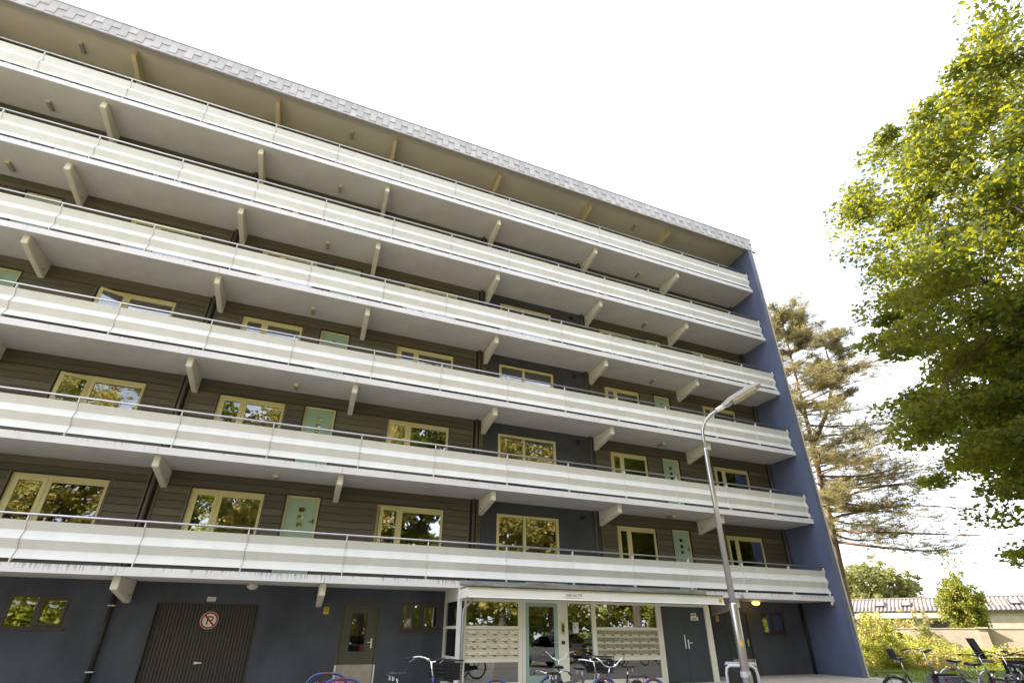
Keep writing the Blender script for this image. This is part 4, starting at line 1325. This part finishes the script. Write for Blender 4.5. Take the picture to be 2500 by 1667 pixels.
    ck = MB().tube([bb + Vector((0, -0.09, 0)), bb + Vector((0, 0.09, 0))], 0.016, 8).tube([bb + Vector((0, -0.09, 0)), bb + Vector((0.12, -0.09, -0.11))], 0.009, 6)
    ck.tube([bb + Vector((0, 0.09, 0)), bb + Vector((-0.12, 0.09, 0.11))], 0.009, 6)
    cko = ck.build('crank', 'steel', t)
    boxes('pedal', 'rubber', cko, [(0.0, 0.09, -0.19, -0.095, 0.165, 0.19), (-0.245, -0.155, 0.095, 0.19, 0.39, 0.415)])
    MB().tube([(-0.05, 0.05, 0.27), (-0.16, 0.17, 0.0)], 0.008, 6).build('stand', 'steel', t)
    MB().ellipsoid((0.43, 0, 0.72), (0.045, 0.045, 0.045), 12, 8).build('headlight', 'chrome', t, smooth=True)
    if 'crate' in extras or 'basket' in extras:
        m_ = 'bag_black'
        cr = MB()
        x0, x1, wd, zb_, zt = 0.40, 0.72, 0.20, 0.80, 1.06
        cr.box(x0, x1, -wd, wd, zb_, zb_ + 0.012)
        for i in range(6):
            zz = zb_ + (zt - zb_) * i / 5
            g_ = 1 + 0.12 * i / 5
            cr.tube([(x0, -wd * g_, zz), (x1 + 0.02 * i / 5, -wd * g_, zz), (x1 + 0.02 * i / 5, wd * g_, zz), (x0, wd * g_, zz), (x0, -wd * g_, zz)], 0.006 if i < 5 else 0.011, 5)
        for i in range(9):
            yy = -wd + 2 * wd * i / 8
            cr.tube([(x1, yy, zb_), (x1 + 0.02, yy * 1.12, zt)], 0.004, 4); cr.tube([(x0, yy, zb_), (x0, yy * 1.12, zt)], 0.004, 4)
        for i in range(6):
            xx = x0 + (x1 - x0) * i / 5
            for s in (-1, 1): cr.tube([(xx, s * wd, zb_), (xx, s * wd * 1.12, zt)], 0.004, 4)
        cr.box(x0 + 0.01, x1 - 0.01, -wd * 0.97, -wd * 0.96, zb_, zt - 0.03).box(x0 + 0.01, x1 - 0.01, wd * 0.96, wd * 0.97, zb_, zt - 0.03)
        cr.box(x1 - 0.012, x1 - 0.008, -wd * 0.96, wd * 0.96, zb_, zt - 0.03)
        cr.build('basket', m_, t)
    if 'panniers' in extras:
        for s in (-1, 1):
            MB().poly_prism([(-0.90, 0.73), (-0.92, 0.42), (-0.62, 0.38), (-0.50, 0.46), (-0.46, 0.73)], 'y', s * 0.075, s * 0.20).build('pannier', 'bag_grey', t, bevel=0.02)
        MB().box(-0.92, -0.44, -0.08, 0.08, 0.745, 0.765).build('pannier_flap', 'bag_black', t)
    if 'child_seat' in extras:
        cs_ = MB().poly_prism([(-0.88, 0.80), (-0.93, 1.22), (-0.87, 1.235), (-0.80, 0.86), (-0.58, 0.84), (-0.58, 0.78), (-0.85, 0.76)], 'y', -0.14, 0.14)
        cs_.build('child_seat', 'bag_black', t, bevel=0.02)
    if 'screen' in extras:
        MB().poly_prism([(0.36, 1.02), (0.22, 1.40), (0.225, 1.40), (0.38, 1.02)], 'y', -0.09, 0.09).build('windscreen', 'car_glass', t)
        MB().box(0.30, 0.50, -0.10, 0.10, 0.96, 1.01).build('front_seat', 'bag_grey', t, bevel=0.02)
    if 'back_box' in extras:
        MB().poly_prism([(-0.46, 0.98), (-0.50, 1.18), (-0.44, 1.19), (-0.39, 0.98)], 'y', -0.075, 0.075).build('backpad', 'bag_black', t, bevel=0.015)
    return t


bicycle('bicycle with brown grips parked before the teal door', (2.72, -4.55), math.radians(62), 'bike_black', 'high', 'grip_brown', extras=(), steer=0.15, bar_z=1.04)
bicycle('low bicycle with black saddle left of the brown-gripped one', (2.20, -5.35), math.radians(66), 'bike_black', 'swept', 'black', saddle_z=0.90, bar_z=0.86)
bicycle('bicycle with a black front basket before the side light', (3.05, -5.05), math.radians(38), 'bike_grey', 'flat', 'black', extras=('basket',), steer=-0.2, bar_z=1.04)
bicycle('bicycle with yellow fork and silver swept handlebar', (3.62, -5.15), math.radians(205), 'bike_black', 'high', 'black', extras=(), steer=0.75, bar_z=0.98, fork_m='bike_yellow')
bicycle('blue bicycle with wire basket left of the porch', (-0.12, -5.45), math.radians(22), 'bike_blue', 'swept', 'black', extras=('basket',), steer=0.25, bar_z=1.10)
rh = math.radians(-17)
bicycle('black bicycle with white tail stripe nearest the end wall', (10.59, -5.79), rh, 'bike_black', 'swept', 'black', bar_m='bike_black', extras=('white_tail', 'back_box'), saddle_z=1.02, bar_z=1.17)
bicycle('bicycle with grey panniers and clear windscreen', (10.99, -6.61), rh + 0.06, 'bike_black', 'flat', 'black', bar_m='bike_black', extras=('panniers', 'screen'), saddle_z=1.0, bar_z=1.12)
bicycle('bicycle with a front basket behind the grey hoop', (10.53, -7.21), rh - 0.1, 'bike_grey', 'swept', 'black', bar_m='bike_black', extras=('basket',), saddle_z=0.98, bar_z=1.16, steer=0.3)
bicycle('dark bicycle without basket near the right edge', (10.80, -7.72), rh + 0.05, 'bike_black', 'flat', 'black', bar_m='bike_black', saddle_z=0.98, bar_z=1.16, step=False)
bicycle('bicycle with high handlebar at the right edge of the photo', (11.03, -8.25), rh - 0.08, 'bike_grey', 'high', 'black', bar_m='bike_black', extras=(), saddle_z=0.98, bar_z=1.1)
bicycle('bicycle farthest back in the row by the lawn', (13.08, -6.59), rh + PI, 'bike_black', 'swept', 'black', bar_m='bike_black', extras=(), saddle_z=0.98, bar_z=1.14)
hoop(11.06, -6.23, 0.72, 'grey hoop stand beside the bicycle with the white tail', 'galvanised', rh, 0.84, 0.022)
hoop(11.03, -6.94, 0.72, 'grey hoop stand between the panniers and the basket bicycle', 'galvanised', rh, 0.84, 0.022)
hoop(11.14, -7.99, 0.72, 'grey hoop stand nearest the right edge', 'galvanised', rh, 0.84, 0.022)


# ------------------------------------------------------------------ trees
def limb_path(a, b, sag, n=7, wob=0.25):
    a, b = np.array(a, float), np.array(b, float)
    L = np.linalg.norm(b - a)
    pts = []
    off = RNG.normal(0, wob * L * 0.06, 3)
    for i in range(n + 1):
        t = i / n
        p = a + (b - a) * t
        p = p + off * math.sin(PI * t) * 1.5
        p[2] += sag * math.sin(PI * t) * L
        pts.append(p)
    return pts


def broadleaf(name, label, base, height, crown_c, crown_r, n_limb, n_clump, per, leaf, material, trunk_r, fork_z, cat='tree', group=None, boxy=2.0, down=None,
              clump_r=(0.5, 0.95), shell=0.5, flat=0.62, bark='bark', lean=(0, 0), twigs=True, lump=0.18):
    t = thing(name, label, cat, base, group=group)
    cc, cr = np.array(crown_c, float), np.array(crown_r, float)
    tb = MB()
    top = np.array([lean[0], lean[1], height * 0.86])
    zs_ = np.linspace(-0.2, 1, 9)
    tp = [np.array([lean[0] * max(0, q) ** 1.5 + 0.12 * math.sin(3 * q), lean[1] * max(0, q) ** 1.5 + 0.1 * math.sin(2.3 * q + 1), height * 0.86 * q if q > 0 else q]) for q in zs_]
    tb.tube([tuple(p) for p in tp], [max(0.03, trunk_r * (1.25 if q < 0.02 else 1.0) * (1 - 0.93 * max(0, q))) for q in zs_], 12)
    # clumps fill an uneven crown
    pts = []
    ph = RNG.uniform(0, 2 * PI, 6)
    while len(pts) < n_clump:
        d = RNG.normal(size=3); d /= np.linalg.norm(d)
        az, el = math.atan2(d[1], d[0]), math.asin(d[2])
        rad = 1 + lump * (math.sin(3 * az + ph[0]) * math.cos(2 * el + ph[1]) + 0.7 * math.sin(5 * az + ph[2] + 3 * el) + 0.6 * math.sin(7 * el + ph[3]))
        rad *= (abs(math.cos(el)) ** boxy + abs(math.sin(el)) ** boxy) ** (-1 / boxy)
        q = shell + (1 - shell) * RNG.random() ** 0.7 if RNG.random() < 0.8 else RNG.random()
        crr = cr if (down is None or d[2] > 0) else np.array([cr[0], cr[1], down])
        pts.append(cc + crr * d * rad * q)
    pts = np.array(pts)
    limbs = []
    for i in range(n_limb):
        a = 2 * PI * i / n_limb + RNG.uniform(-0.4, 0.4)
        el = RNG.uniform(-0.45, 1.1)
        tgt = cc + cr * np.array([math.cos(a) * math.cos(el), math.sin(a) * math.cos(el), math.sin(el)]) * RNG.uniform(0.62, 0.88)
        z0 = min(max(fork_z, tgt[2] * 0.62), height * 0.8) * RNG.uniform(0.75, 1.0)
        z0 = max(z0, fork_z)
        k_ = z0 / (height * 0.86)
        st = np.array([lean[0] * k_ ** 1.5, lean[1] * k_ ** 1.5, z0])
        p = limb_path(st, tgt, RNG.uniform(-0.02, 0.10), 8, 0.6)
        r0 = trunk_r * RNG.uniform(0.26, 0.42)
        tb.tube([tuple(x) for x in p], [max(0.012, r0 * (1 - 0.93 * j / 8)) for j in range(9)], 7)
        limbs += [x for x in p[2:]]
    limbs = np.array(limbs)
    if twigs:
        for c in pts[::2]:
            j = np.argmin(((limbs - c) ** 2).sum(1))
            if np.linalg.norm(limbs[j] - c) < 4.5:
                p = limb_path(limbs[j], c, 0.05, 3)
                tb.tube([tuple(x) for x in p], [0.028, 0.02, 0.014, 0.008], 4, caps=False)
    tb.build('trunk', bark, t, smooth=True)
    rad = RNG.uniform(clump_r[0], clump_r[1], n_clump)
    rr = np.stack([rad, rad, rad * flat], 1)
    lc = cloud(pts, rr, per)
    leaf_obj('crown', leaf_mesh('crown', lc, -0.2, leaf, jitter=0.5), material, t)
    return t


# big broadleaf tree right of the building
TB = az_point(80.0, 25.5, -0.05)
broadleaf('broadleaf_tree', 'large green and yellow broadleaf tree filling the right side', TB, 24, (0.4, -0.3, 10.4), (8.5, 8.5, 13.8), 44, 1700, 300, 0.168,
          'leaf_big', 0.42, 3.6, clump_r=(0.55, 1.3), shell=0.3, flat=0.42, lump=0.07, boxy=2.7, down=7.6)


# tall pine behind the end wall
def pine(name, label, base, height, trunk_r):
    t = thing(name, label, 'tree', base)
    tb = MB()
    n = 14
    def ax(z): return np.array([0.024 * z + 0.25 * math.sin(z * 0.2), -0.033 * z + 0.15 * math.sin(z * 0.17 + 1), z])
    tb.tube([tuple(ax(height * i / n)) for i in range(n + 1)], [max(0.03, trunk_r * (1 - 0.9 * (i / n))) for i in range(n + 1)], 12)
    # second leader
    s0 = ax(height * 0.55)
    s1 = s0 + np.array([2.0, -1.6, 0.0]) + np.array([0, 0, height * 0.36])
    lead2 = limb_path(s0, s1, 0.0, 8, 0.3)
    lead2 = [p + np.array([0.7, -0.5, 0]) * math.sin(PI * i / 8) for i, p in enumerate(lead2)]
    tb.tube([tuple(p) for p in lead2], [0.17 * (1 - 0.85 * i / 8) for i in range(9)], 8)
    tufts = []
    def bough(st, tgt, r, nt):
        p = limb_path(st, tgt, RNG.uniform(-0.08, 0.03), 8, 0.8)
        tb.tube([tuple(x) for x in p], [max(0.008, r * (1 - 0.9 * i / 8)) for i in range(9)], 5)
        p = np.array(p)
        L = np.linalg.norm(p[-1] - p[0])
        for _ in range(nt):
            q = RNG.uniform(0.32, 1.0) ** 0.8
            c = p[min(8, int(q * 8))] + RNG.normal(0, 1, 3) * np.array([0.26, 0.26, 0.15]) * L * 0.6 * (0.35 + 0.5 * q)
            tufts.append(c)
            if RNG.random() < 0.30:
                tb.tube([tuple(p[max(0, min(8, int(q * 8) - 1))]), tuple(c)], [0.015, 0.006], 3, caps=False)
    for i in range(84):
        f = 0.30 + 0.67 * (i / 83)
        z = height * f
        st = ax(z)
        a = 2.4 * i + RNG.uniform(-0.5, 0.5)
        L = (1.5 + 5.0 * (1 - f) ** 0.75) * RNG.uniform(0.75, 1.15)
        tgt = st + np.array([math.cos(a) * L, math.sin(a) * L, RNG.uniform(-0.16, 0.10) * L + (0.35 * L if f > 0.8 else 0)])
        bough(st, tgt, 0.09 * (1.2 - f), int(46 + 46 * L / 4))
    # long low boughs that reach to the right of the picture
    for (f, L, az_, dz) in ((0.31, 7.8, -62, -1.2), (0.34, 8.4, -55, -0.6), (0.38, 7.4, -66, -0.3), (0.28, 6.0, -58, -0.8), (0.42, 6.6, -50, 0.0), (0.46, 5.8, -60, 0.4), (0.36, 5.0, -40, -0.5)):
        st = ax(height * f)
        a = math.radians(az_)
        bough(st, st + np.array([math.cos(a) * L, math.sin(a) * L, dz]), 0.10, 90)
    for i in range(12):
        f = 0.40 + 0.035 * i
        a = math.radians(RNG.uniform(-85, -35)); L = RNG.uniform(4.2, 6.8) * (1.15 - 0.5 * (f - 0.4))
        st = ax(height * f)
        bough(st, st + np.array([math.cos(a) * L, math.sin(a) * L, RNG.uniform(-0.5, 0.7)]), 0.07, 60)
    for p in lead2[3:]:
        for _ in range(3):
            a = RNG.uniform(0, 2 * PI); L = RNG.uniform(1.2, 2.6)
            bough(p, p + np.array([math.cos(a) * L, math.sin(a) * L, 0.25 * L]), 0.05, 75)
    top = ax(height)
    for _ in range(14):
        a = RNG.uniform(0, 2 * PI); L = RNG.uniform(0.9, 2.2)
        st = ax(height * RNG.uniform(0.84, 0.98))
        bough(st, st + np.array([math.cos(a) * L, math.sin(a) * L, 0.6 * L]), 0.05, 75)
    tb.build('trunk', 'pine_bark', t, smooth=True)
    tf = np.array(tufts)
    nn = 17
    # needle sprays
    m = len(tf)
    d = RNG.normal(size=(m, nn, 3)); d[..., 2] = np.abs(d[..., 2]) * 0.7; d /= np.linalg.norm(d, axis=2, keepdims=True)
    ln = RNG.uniform(0.16, 0.30, (m, nn, 1))
    a = np.repeat(tf[:, None, :], nn, 1) + d * 0.02
    e = a + d * ln
    side = np.cross(d, RNG.normal(size=(m, nn, 3))); side /= np.linalg.norm(side, axis=2, keepdims=True) + 1e-9
    w = 0.014
    v = np.stack([a - side * w * 0.5, a + side * w * 0.5, e + side * w * 0.7, e - side * w * 0.7], 2).reshape(-1, 3)
    me = bpy.data.meshes.new('crown')
    N = m * nn
    me.vertices.add(4 * N); me.vertices.foreach_set('co', v.ravel())
    me.loops.add(4 * N); me.loops.foreach_set('vertex_index', np.arange(4 * N, dtype=np.int32))
    me.polygons.add(N); me.polygons.foreach_set('loop_start', np.arange(0, 4 * N, 4, dtype=np.int32))
    me.polygons.foreach_set('loop_total', np.full(N, 4, dtype=np.int32))
    me.update(calc_edges=True)
    leaf_obj('crown', me, 'needle', t)


pine('pine_tree', 'tall pine with reddish trunk behind the blue end wall', az_point(53.65, 38, 0.0), 23.6, 0.30)

# round tree far behind the houses
broadleaf('round_tree', 'rounded olive tree behind the tiled house roof', az_point(56.3, 84, -0.1), 9.8, (0, 0, 5.8), (4.6, 4.6, 4.4), 12, 330, 70, 0.34, 'leaf_round', 0.25, 1.8,
          clump_r=(0.45, 0.85), shell=0.55, flat=0.9)
# tall loose shrub behind the garden wall
cs = thing('columnar_shrub', 'tall loose yellow-green shrub behind the garden wall', 'shrub', az_point(61.7, 53, -0.05))
cs.scale = (0.82, 0.82, 1.15)
stm = MB(); cen = []
for i in range(70):
    a, s = RNG.uniform(0, 2 * PI), RNG.random() ** 0.6
    top = np.array([math.cos(a) * 1.75 * s, math.sin(a) * 1.75 * s, RNG.uniform(3.4, 5.0) * (1.12 - 0.40 * s)])
    if i < 6: top[2] = RNG.uniform(5.2, 6.6)
    p = limb_path((math.cos(a) * 0.25, math.sin(a) * 0.25, 0), top, 0.0, 6, 0.5)
    stm.tube([tuple(x) for x in p], [0.03 * (1 - 0.8 * j / 6) for j in range(7)], 4, caps=False)
    for j in range(1, 7):
        for _ in range(3 if i >= 6 else 1): cen.append(p[j] + RNG.normal(0, 0.22 if j < 6 else 0.12, 3))
stm.build('stems', 'bark', cs)
leaf_obj('crown', leaf_mesh('crown', cloud(cen, np.full(len(cen), 0.26), 24), -0.6, 0.15), 'leaf_conifer', cs)

# ------------------------------------------------------------------ garden wall, houses
WA = math.radians(61.0)                        # the wall faces the camera side
wall_c = az_point(61.0, 48, -0.1)
wrz = -WA
gw = thing('garden_wall', 'sunlit tan brick garden wall with piers', 'wall', wall_c, wrz)
gw.scale = (1.2, 1.2, 1.02)
MB().box(-6.5, 9.0, 0.0, 0.22, 0.0, 1.74).build('brickwork', 'garden_brick', gw)
for i in range(12): MB().box(-6.52 + 1.3 * i, -5.23 + 1.3 * i, -0.025, 0.245, 1.742, 1.80).build('coping', 'coping', gw)
for i in range(6):
    x = -4.65 + 2.82 * i
    pr = MB().box(x - 0.2, x + 0.2, -0.22, -0.001, 0.0, 1.76).build('pier', 'garden_brick', gw)
    MB().box(x - 0.27, x + 0.27, -0.29, -0.026, 1.762, 1.85).build('pier_cap', 'coping', pr)

hs = thing('house', 'low house with pale ribbed tile roof beyond the garden wall', 'house', az_point(60.5, 66, -0.1), wrz)
hs.scale = (1.1, 1.1, 1.05)
MB().box(-7.2, 12, 0.0, 7.0, 0.0, 3.35).build('wall', 'house_brick', hs)
rf = MB()
x, i = -7.6, 0
prof = []
while x < 12.4:
    prof.append((x, 0.0)); prof.append((x + 0.06, 0.06)); prof.append((x + 0.16, 0.06)); prof.append((x + 0.22, 0.0))
    x += 0.30
for (px_, h_) in prof: rf.v += [(px_, -0.35, 3.28 + h_), (px_, 3.5, 4.52 + h_)]
for j in range(len(prof) - 1): rf.f.append((2 * j, 2 * j + 2, 2 * j + 3, 2 * j + 1))
ro = rf.build('roof', 'tile_roof', hs)
MB().poly_prism([(-0.4, 3.20), (-0.4, 3.27), (3.5, 4.51), (7.2, 3.3), (7.2, 3.2), (3.5, 4.42)], 'x', -7.55, 12.35).build('roof_base', 'reveal_dark', hs)
MB().tube([(-7.6, 3.5, 4.56), (12.4, 3.5, 4.56)], 0.10, 8).build('ridge', 'tile_roof', ro)
MB().poly_prism([(-0.42, 3.18), (-0.42, 3.33), (3.5, 4.62), (3.5, 4.40)], 'x', -7.78, -7.62).build('verge', 'house_brick', ro)
for sx in (-5.0, -3.0, 4.4):
    s = MB()
    zc = lambda y: 3.28 + (y + 0.35) / 3.85 * 1.24
    s.v = [(sx, 0.9, zc(0.9) + 0.08), (sx + 0.78, 0.9, zc(0.9) + 0.08), (sx + 0.78, 2.2, zc(2.2) + 0.10), (sx, 2.2, zc(2.2) + 0.10),
           (sx, 0.9, zc(0.9) + 0.17), (sx + 0.78, 0.9, zc(0.9) + 0.17), (sx + 0.78, 2.2, zc(2.2) + 0.19), (sx, 2.2, zc(2.2) + 0.19)]
    s.f = [(0, 3, 2, 1), (4, 5, 6, 7), (0, 1, 5, 4), (1, 2, 6, 5), (2, 3, 7, 6), (3, 0, 4, 7)]
    so = s.build('skylight', 'reveal_dark', ro)
    g = MB(); g.v = [(sx + 0.12, 1.05, zc(1.05) + 0.18), (sx + 0.66, 1.05, zc(1.05) + 0.18), (sx + 0.66, 2.05, zc(2.05) + 0.20), (sx + 0.12, 2.05, zc(2.05) + 0.20)]; g.f = [(0, 1, 2, 3)]
    g.build('pane', 'screen_clear', so)
MB().tube([(-1.6, 3.5, 4.55), (-1.6, 3.5, 5.1)], 0.02, 6).tube([(-1.75, 3.5, 5.0), (-1.4, 3.5, 5.1)], 0.015, 6).build('aerial', 'pipe_grey', hs)
MB().box(6.0, 8.2, 2.6, 4.4, 4.3, 5.15).build('chimney', 'carport_grey', hs)

cp = thing('carport', 'flat-roofed extension with white fascia in front of the house', 'building', az_point(57.6, 58, -0.1), wrz)
cp.scale = (1.1, 1.1, 1.02)
MB().box(-4.6, 4.1, 0.0, 4.0, 2.62, 3.02).build('fascia', 'carport_grey', cp)
MB().box(-3.0, 0.6, -0.03, -0.002, 2.64, 3.03).build('fascia_panel', 'carport_white', cp)
MB().box(-4.4, 3.9, 0.5, 3.9, 0.0, 2.615).build('wall', 'house_brick', cp)
MB().box(1.5, 3.2, 0.47, 0.498, 1.6, 2.4).build('window', 'frame_brown', cp)


# ------------------------------------------------------------------ bushes and lawn
def bush(label, az, dist, w, h, n, per, leaf, material, stems=True, name='bush'):
    p = az_point(az, dist, -0.10)
    t = thing(name, label, 'bush', p, group='garden bushes')
    c = np.stack([RNG.normal(0, w * 0.27, n), RNG.normal(0, w * 0.27, n), np.abs(RNG.normal(0.48, 0.27, n)) * h], 1)
    c[:, 2] = np.clip(c[:, 2], 0.08, h)
    b = MB()
    for q in c[::3]: b.tube([(q[0] * 0.2, q[1] * 0.2, 0), (q[0] * 0.7, q[1] * 0.7, q[2] * 0.6), tuple(q)], [0.016, 0.011, 0.005], 4, caps=False)
    b.build('stems', 'bark', t)
    leaf_obj('foliage', leaf_mesh('foliage', cloud(c, RNG.uniform(0.14, 0.34, n), per), -0.6, leaf), material, t)


bush('tall green bush beside the end wall', 55.3, 33.5, 1.9, 2.25, 90, 60, 0.12, 'leaf_bush')
bush('dry brownish bush just right of the end wall', 54.1, 32.0, 1.5, 2.2, 60, 50, 0.10, 'leaf_dry')
bush('low yellow-green bush at the foot of the end wall', 55.0, 29.5, 2.2, 1.15, 90, 60, 0.10, 'leaf_bush')
bush('pale bush below the first wall pier', 57.2, 38.0, 2.6, 1.4, 80, 60, 0.10, 'leaf_bush')
bush('dry tuft against the brick wall', 58.6, 45.5, 2.0, 1.2, 60, 45, 0.10, 'leaf_dry')
bush('low bush behind the first parked bicycle', 57.4, 31.0, 2.6, 0.85, 80, 55, 0.09, 'leaf_dry')
bush('low yellow-green bush before the middle of the wall', 60.3, 34.5, 3.0, 0.85, 90, 55, 0.09, 'leaf_bush')
bush('low bush under the second wall pier', 62.4, 34.5, 2.8, 0.8, 80, 55, 0.09, 'leaf_bush')
bush('low dry bush at the right end of the wall', 65.0, 34.0, 3.2, 0.85, 90, 55, 0.09, 'leaf_dry')
bush('low hedge plant at the far right behind the bicycles', 67.8, 33.5, 3.0, 0.9, 80, 55, 0.09, 'leaf_bush')
bush('orange-tipped bush above the wall before the extension', 58.0, 50.5, 3.0, 3.0, 60, 50, 0.13, 'leaf_dry')
bush('ivy clump hanging at the wall pier', 58.75, 47.2, 1.0, 1.85, 30, 40, 0.10, 'leaf_conifer')

n = 26000
gx = RNG.uniform(16.9, 30, n); gy = RNG.uniform(-9, 9, n)
gz = np.array([ground_z(y) for y in gy]) - 0.012
hgt = RNG.uniform(0.05, 0.13, n)
an = RNG.uniform(0, 2 * PI, n)
wd = 0.012
v = np.zeros((n, 3, 3))
v[:, 0] = np.stack([gx - wd * np.cos(an), gy - wd * np.sin(an), gz], 1)
v[:, 1] = np.stack([gx + wd * np.cos(an), gy + wd * np.sin(an), gz], 1)
v[:, 2] = np.stack([gx + RNG.normal(0, 0.03, n), gy + RNG.normal(0, 0.03, n), gz + hgt], 1)
me = bpy.data.meshes.new('lawn')
me.vertices.add(3 * n); me.vertices.foreach_set('co', v.ravel())
me.loops.add(3 * n); me.loops.foreach_set('vertex_index', np.arange(3 * n, dtype=np.int32))
me.polygons.add(n); me.polygons.foreach_set('loop_start', np.arange(0, 3 * n, 3, dtype=np.int32))
me.polygons.foreach_set('loop_total', np.full(n, 3, dtype=np.int32))
me.update(calc_edges=True)
me.materials.append(MATS['blade'])
tag(inst('grass', me), 'short green lawn beyond the end wall', 'grass', kind='stuff')

# ------------------------------------------------------------------ across the road, seen in the window reflections
proto = []
for i, (m_, h_) in enumerate((('leaf_gold', 25.0), ('leaf_big', 27.0))):
    proto.append(broadleaf('park_tree', 'tall tree across the road, seen only reflected in the windows', (0, 0, 0), h_, (0, 0, h_ * 0.62), (5.4, 5.4, h_ * 0.40), 16, 260, 70, 0.40,
                           m_, 0.42, h_ * 0.30, group='trees across the road', clump_r=(0.7, 1.3), shell=0.4, flat=0.7, twigs=False))
spots = [(-22, -33, 0), (-13, -30, 1), (-5.5, -35, 0), (1.5, -30, 0), (8, -34, 1), (14, -29, 0), (21, -33, 0), (28, -30, 1), (36, -34, 0), (-30, -36, 1), (45, -38, 0), (5, -44, 1), (-9, -46, 0), (20, -46, 0)]
for i, (x, y, q) in enumerate(spots):
    if i == 0: o = proto[0]
    elif q == 1 and not proto[1].get('used'): o = proto[1]; o['used'] = 1
    else: o = copy_tree(proto[q])
    o.location = (x, y, -0.13); o.rotation_euler = (0, 0, 1.7 * i); s = RNG.uniform(0.85, 1.12); o.scale = (s, s, s)
if 'used' in proto[1]: del proto[1]['used']
for o in bpy.data.objects:
    if 'used' in o: del o['used']


c = np.stack([RNG.uniform(-75, 95, 2600), RNG.uniform(-66, -54, 2600), RNG.uniform(0, 1, 2600) ** 0.8 * 13], 1)
wd_ = leaf_mesh('woodland', cloud(c, RNG.uniform(0.9, 1.8, 2600), 34), -0.4, 0.75)
wd_.materials.append(MATS['leaf_bush'])
tag(inst('woodland', wd_), 'woodland edge far behind the viewer', 'wood', kind='stuff')


def car(label, loc, rz, paint):
    t = thing('parked_car', label, 'car', loc, rz, group='cars behind the viewer')
    L = [(-2.0, 0.45, 0.62, 0.72), (-1.92, 0.32, 0.80, 0.80), (-1.3, 0.26, 0.88, 0.84), (-0.6, 0.24, 0.93, 0.86), (0.6, 0.24, 0.93, 0.86), (1.6, 0.26, 0.92, 0.84), (1.92, 0.32, 0.90, 0.78), (1.98, 0.45, 0.72, 0.70)]
    b = MB()
    for x, lo, hi, w in L: b.v += [(x, -w * 0.92, lo), (x, -w, (lo + hi) / 2), (x, -w * 0.93, hi), (x, w * 0.93, hi), (x, w, (lo + hi) / 2), (x, w * 0.92, lo)]
    for i in range(len(L) - 1):
        for q in range(6): b.f.append((6 * i + q, 6 * i + (q + 1) % 6, 6 * i + 6 + (q + 1) % 6, 6 * i + 6 + q))
    b.f += [tuple(range(6)), tuple(6 * (len(L) - 1) + q for q in range(6))]
    b.build('body', paint, t, smooth=False, bevel=0.04)
    G = [(-1.05, 0.94, 0.74, 0.94, 0.74), (-0.35, 0.94, 0.76, 1.42, 0.60), (0.9, 0.94, 0.76, 1.44, 0.60), (1.75, 0.93, 0.72, 1.10, 0.66)]
    g = MB()
    for x, lo, wl, hi, wh in G: g.v += [(x, -wl, lo), (x, -wh, hi), (x, wh, hi), (x, wl, lo)]
    for i in range(len(G) - 1):
        for q in range(4): g.f.append((4 * i + q, 4 * i + (q + 1) % 4, 4 * i + 4 + (q + 1) % 4, 4 * i + 4 + q))
    g.f += [(0, 1, 2, 3), (12, 13, 14, 15)]
    g.build('cabin_glass', 'car_glass', t)
    MB().poly_prism([(-0.33, 1.425), (0.88, 1.445), (1.30, 1.30), (0.90, 1.47), (-0.30, 1.45)], 'y', -0.60, 0.60).build('roof', paint, t)
    for x in (-1.25, 1.2):
        for s in (-1, 1):
            w = MB().tube([(x, s * 0.70, 0.31), (x, s * 0.88, 0.31)], 0.31, 20).build('wheel', 'rubber', t)
            MB().tube([(x, s * 0.881, 0.31), (x, s * 0.89, 0.31)], 0.20, 14).build('rim', 'steel', w)
    for s in (-1, 1):
        MB().box(1.90, 2.0, s * 0.52 - 0.14, s * 0.52 + 0.14, 0.72, 0.90).build('tail_light', 'red_reflector', t)
        MB().box(-2.02, -1.88, s * 0.52 - 0.16, s * 0.52 + 0.16, 0.60, 0.74).build('headlight', 'screen_clear', t)
    MB().box(1.975, 1.995, -0.26, 0.26, 0.52, 0.64).build('number_plate', 'sign_yellow', t)


car('silver hatchback parked beside the photographer, reflected in the teal door', (10.9, -12.4, -0.135), math.radians(75), 'car_silver')
car('red car parked behind the photographer, reflected in the basement door', (1.2, -17.2, -0.135), math.radians(8), 'car_red')

# panes never sit perfectly parallel: tilt each a little so that their reflections differ
for o in list(bld.children_recursive) + list(por.children_recursive):
    if o.name.split('.')[0] == 'pane':
        vs = o.data.vertices
        xc_ = sum(v.co.x for v in vs) / len(vs); zc_ = sum(v.co.z for v in vs) / len(vs)
        ta, tb_ = RNG.normal(0, 0.006), RNG.normal(0, 0.006)
        for v in vs: v.co.y += ta * (v.co.x - xc_) + tb_ * (v.co.z - zc_)
